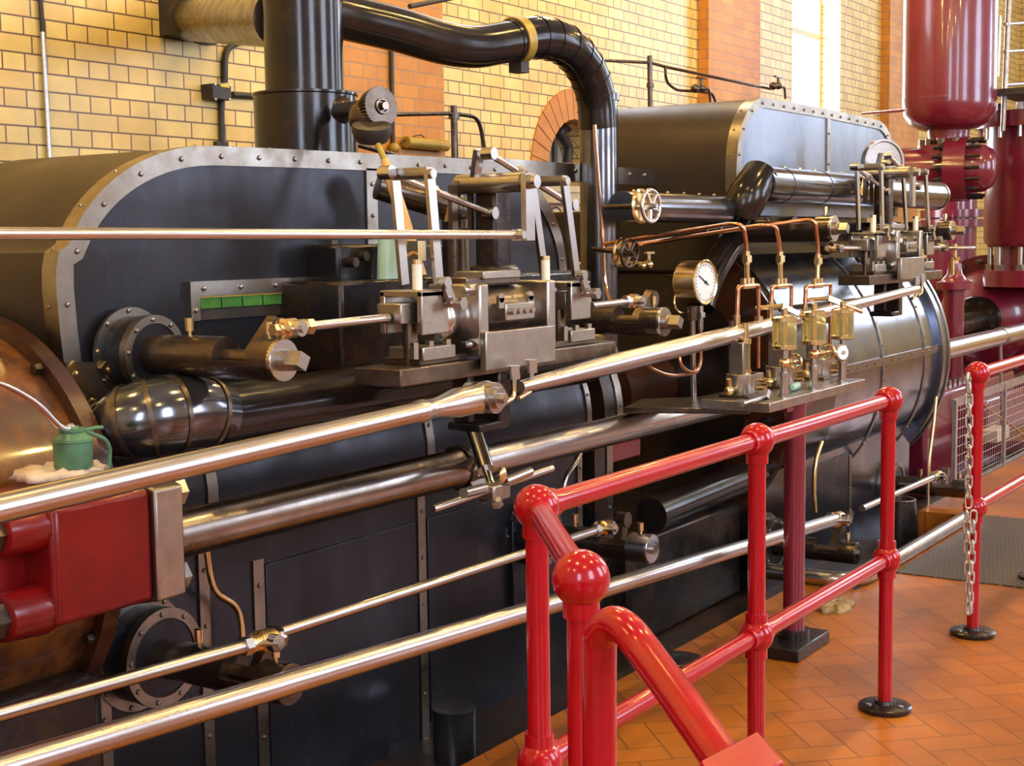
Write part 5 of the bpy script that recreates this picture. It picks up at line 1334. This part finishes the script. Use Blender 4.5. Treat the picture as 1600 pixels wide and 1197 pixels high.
# elbow and flange under the vessel
t = thing('pump_elbow', at(1500, 330, PYY), 'fat maroon elbow with a thick bolted flange under the air vessel', 'pipe')
fc = at(1497, 264, PYY-.1); ax = V((.12, -1, 0)).normalized()
mk('elbow', MB().tube(spline([fc-ax*.02, fc-ax*.3, fc-ax*.6, fc-ax*.95+V((0, .0, -.03)), fc-ax*1.2+V((.0, .05, -.15)), fc-ax*1.3+V((0, .1, -.5)), fc-ax*1.3+V((0, .1, -1.2)), V((fc.x, fc.y+1.38, -.17))], 6), .185, 36), 'redpump', t)
ff = mk('joint_flange', MB().lathe([(-.085, .1), (-.085, .262), (.085, .262), (.085, .1)], fc, ax, 48), 'redpump', t)
u, w = frame(ax)
for k in range(16):
    a = 2*PI*k/16; p = fc+.235*(math.cos(a)*u+math.sin(a)*w); mk('flange_bolt', MB().cyl(p-ax*.17, p+ax*.2, .014, n=8).hexa(p-ax*.12, p-ax*.085, .03), 'iron', ff)
mk('blank_cover', MB().lathe([(.08, .1), (.085, .20), (.2, .19), (.27, .15), (.30, .08), (.305, .01)], fc, ax, 40), 'redpump', t)
# red column under the elbow
CY2 = 4.35; q = at(1487, 380, CY2); kk = CY2/(PYY+.1)
t = thing('pump_column', (q.x, CY2, -.17), 'upright maroon pipe behind the far valve gear', 'pipe')
cR_ = 37*depth_of(q)/FPX; zc = lambda y: at(1487, y, CY2).z
mk('column_pipe', MB().cyl((q.x, CY2, -.17), (q.x, CY2, zc(262)), cR_, n=40), 'redpump', t)
mk('column_collar', MB().lathe([(0, .1), (0, cR_*1.3), (.08, cR_*1.3), (.08, .1)], (q.x, CY2, zc(340)), (0, 0, 1), 40), 'redpump', t)
mk('column_collar', MB().lathe([(0, .1), (0, cR_*1.3), (.08, cR_*1.3), (.08, .1)], (q.x, CY2, zc(355)), (0, 0, 1), 40), 'redpump', t)
# valve chamber at the right edge
VY = 3.0
q = at(1612, 290, VY); R = 70*depth_of(q)/FPX
zt3, zb3 = at(1612, 200, VY).z, at(1612, 385, VY).z
t = thing('pump_chamber', (q.x, VY, zb3-.5), 'big maroon valve chamber with bolted lid at the right edge', 'pump')
mk('chamber_shell', MB().lathe([(0, .1), (0, R*.9), (.05, R), (zt3-zb3, R), (zt3-zb3, .1)], (q.x, VY, zb3), (0, 0, 1), 56), 'redpump', t)
cl = mk('lid_flange', MB().lathe([(0, .1), (0, R*1.24), (.13, R*1.24), (.14, .1)], (q.x, VY, zt3), (0, 0, 1), 56), 'redpump', t)
for k in range(16):
    a = 2*PI*k/16; p = V((q.x+R*1.13*math.cos(a), VY+R*1.13*math.sin(a), zt3+.13)); mk('lid_bolt', MB().hexa(p, p+V((0, 0, .06)), .038).cyl(p-V((0, 0, .22)), p, .018, n=8), 'steel', cl)
mk('chamber_neck', MB().cyl((q.x, VY, zb3-.2), (q.x, VY, zb3), R*.62, n=36), 'redpump', t)
cf = mk('foot_flange', MB().lathe([(0, .1), (0, R*1.0), (.14, R*1.0), (.14, .1)], (q.x, VY, zb3-.34), (0, 0, 1), 48), 'redpump', t)
for k in range(10):
    a = 2*PI*k/10; p = V((q.x+R*.85*math.cos(a), VY+R*.85*math.sin(a), zb3-.2)); mk('foot_bolt', MB().cyl(p, p+V((0, 0, .2)), .022, n=10).hexa(p, p+V((0, 0, .05)), .04), 'steel', cf)
# small stop valve with cross wheel in front of the column
c = at(1492, 420, 3.0)
t = thing('stop_valve', at(1492, 470, 3.0), 'small maroon stop valve with a flat hand wheel in front of the upright maroon pipe', 'valve')
zl = at(1492, 475, 3.0).z
mk('valve_body', MB().lathe([(0, .075), (.10, .075), (.11, .13), (.16, .13), (.17, .10), (.22, .055), (.30, .045)], (c.x, 3.0, zl), (0, 0, 1), 32), 'redpump', t)
mk('valve_pipe', MB().cyl((c.x, 3.0, .4), (c.x, 3.0, zl), .07, n=28), 'redpump', t)
mk('yoke', MB().cyl((c.x-.05, 3.0, zl+.2), (c.x-.05, 3.0, zl+.34), .014, n=10).cyl((c.x+.05, 3.0, zl+.2), (c.x+.05, 3.0, zl+.34), .014, n=10).box((c.x-.06, 2.98, zl+.32), (c.x+.06, 3.02, zl+.345)).cyl((c.x, 3.0, zl+.25), (c.x, 3.0, zl+.44), .014, n=12), 'brass', t)
mk('hand_wheel', MB().torus((c.x, 3.0, zl+.41), (0, 0, 1), .13, .012, 36, 8).box((c.x-.13, 2.99, zl+.40), (c.x+.13, 3.01, zl+.415)).box((c.x-.01, 2.87, zl+.40), (c.x+.01, 3.13, zl+.415)), 'chain', t)
# platform and ladder
a = at(1545, 150, 3.2)
t = thing('platform', (a.x+.6, 3.1, a.z-.12), 'black iron platform edge beside the air vessel at the right edge', 'platform')
mk('deck', MB().box((a.x-.02, 2.75, a.z+.0), (a.x+1.8, 3.15, a.z+.05)), 'blackm', t)
mk('deck_edge', MB().box((a.x-.02, 2.70, a.z-.02), (a.x+1.8, 2.75, a.z+.06)), 'blackm', t)
mk('deck_bracket', MB().box((a.x-.02, 2.70, a.z-.3), (a.x+.06, 2.75, a.z-.1)), 'blackm', t)
l0, l1 = at(1567, 205, 3.1), at(1577, -20, 3.1); m0, m1 = at(1558, 120, 3.3), at(1562, 25, 3.3)
t = thing('ladder', l0, 'thin pale ladder standing right of the air vessel', 'ladder')
mk('stile', MB().cyl(l0, l1, .022, n=14), 'galv', t)
mk('stile', MB().cyl(at(1606, 205, 3.1), at(1616, -20, 3.1), .022, n=14), 'galv', t)
for y in (35, 78, 130): mk('rung', MB().cyl(at(1570, y+3, 3.1), at(1612, y, 3.1), .014, n=10), 'galv', t)
pipe('gauge_glass', [m0, m1], .018, 'chain', 'bright upright tube on the right side of the air vessel', 'tube')
# ================================================================== WORLD AND VIEW
w = bpy.data.worlds.new('world'); sc.world = w; w.use_nodes = True
w.node_tree.nodes['Background'].inputs['Color'].default_value = (.85, .92, 1, 1)
w.node_tree.nodes['Background'].inputs['Strength'].default_value = .3
vs = sc.view_settings
sc.display_settings.display_device = 'sRGB'
vs.view_transform = 'Standard'; vs.look = 'None'; vs.gamma = 1; vs.use_curve_mapping = False
vs.exposure = 0.28
sc.cycles.max_bounces = 6; sc.cycles.caustics_reflective = False; sc.cycles.caustics_refractive = False
sc.cycles.sample_clamp_indirect = 6
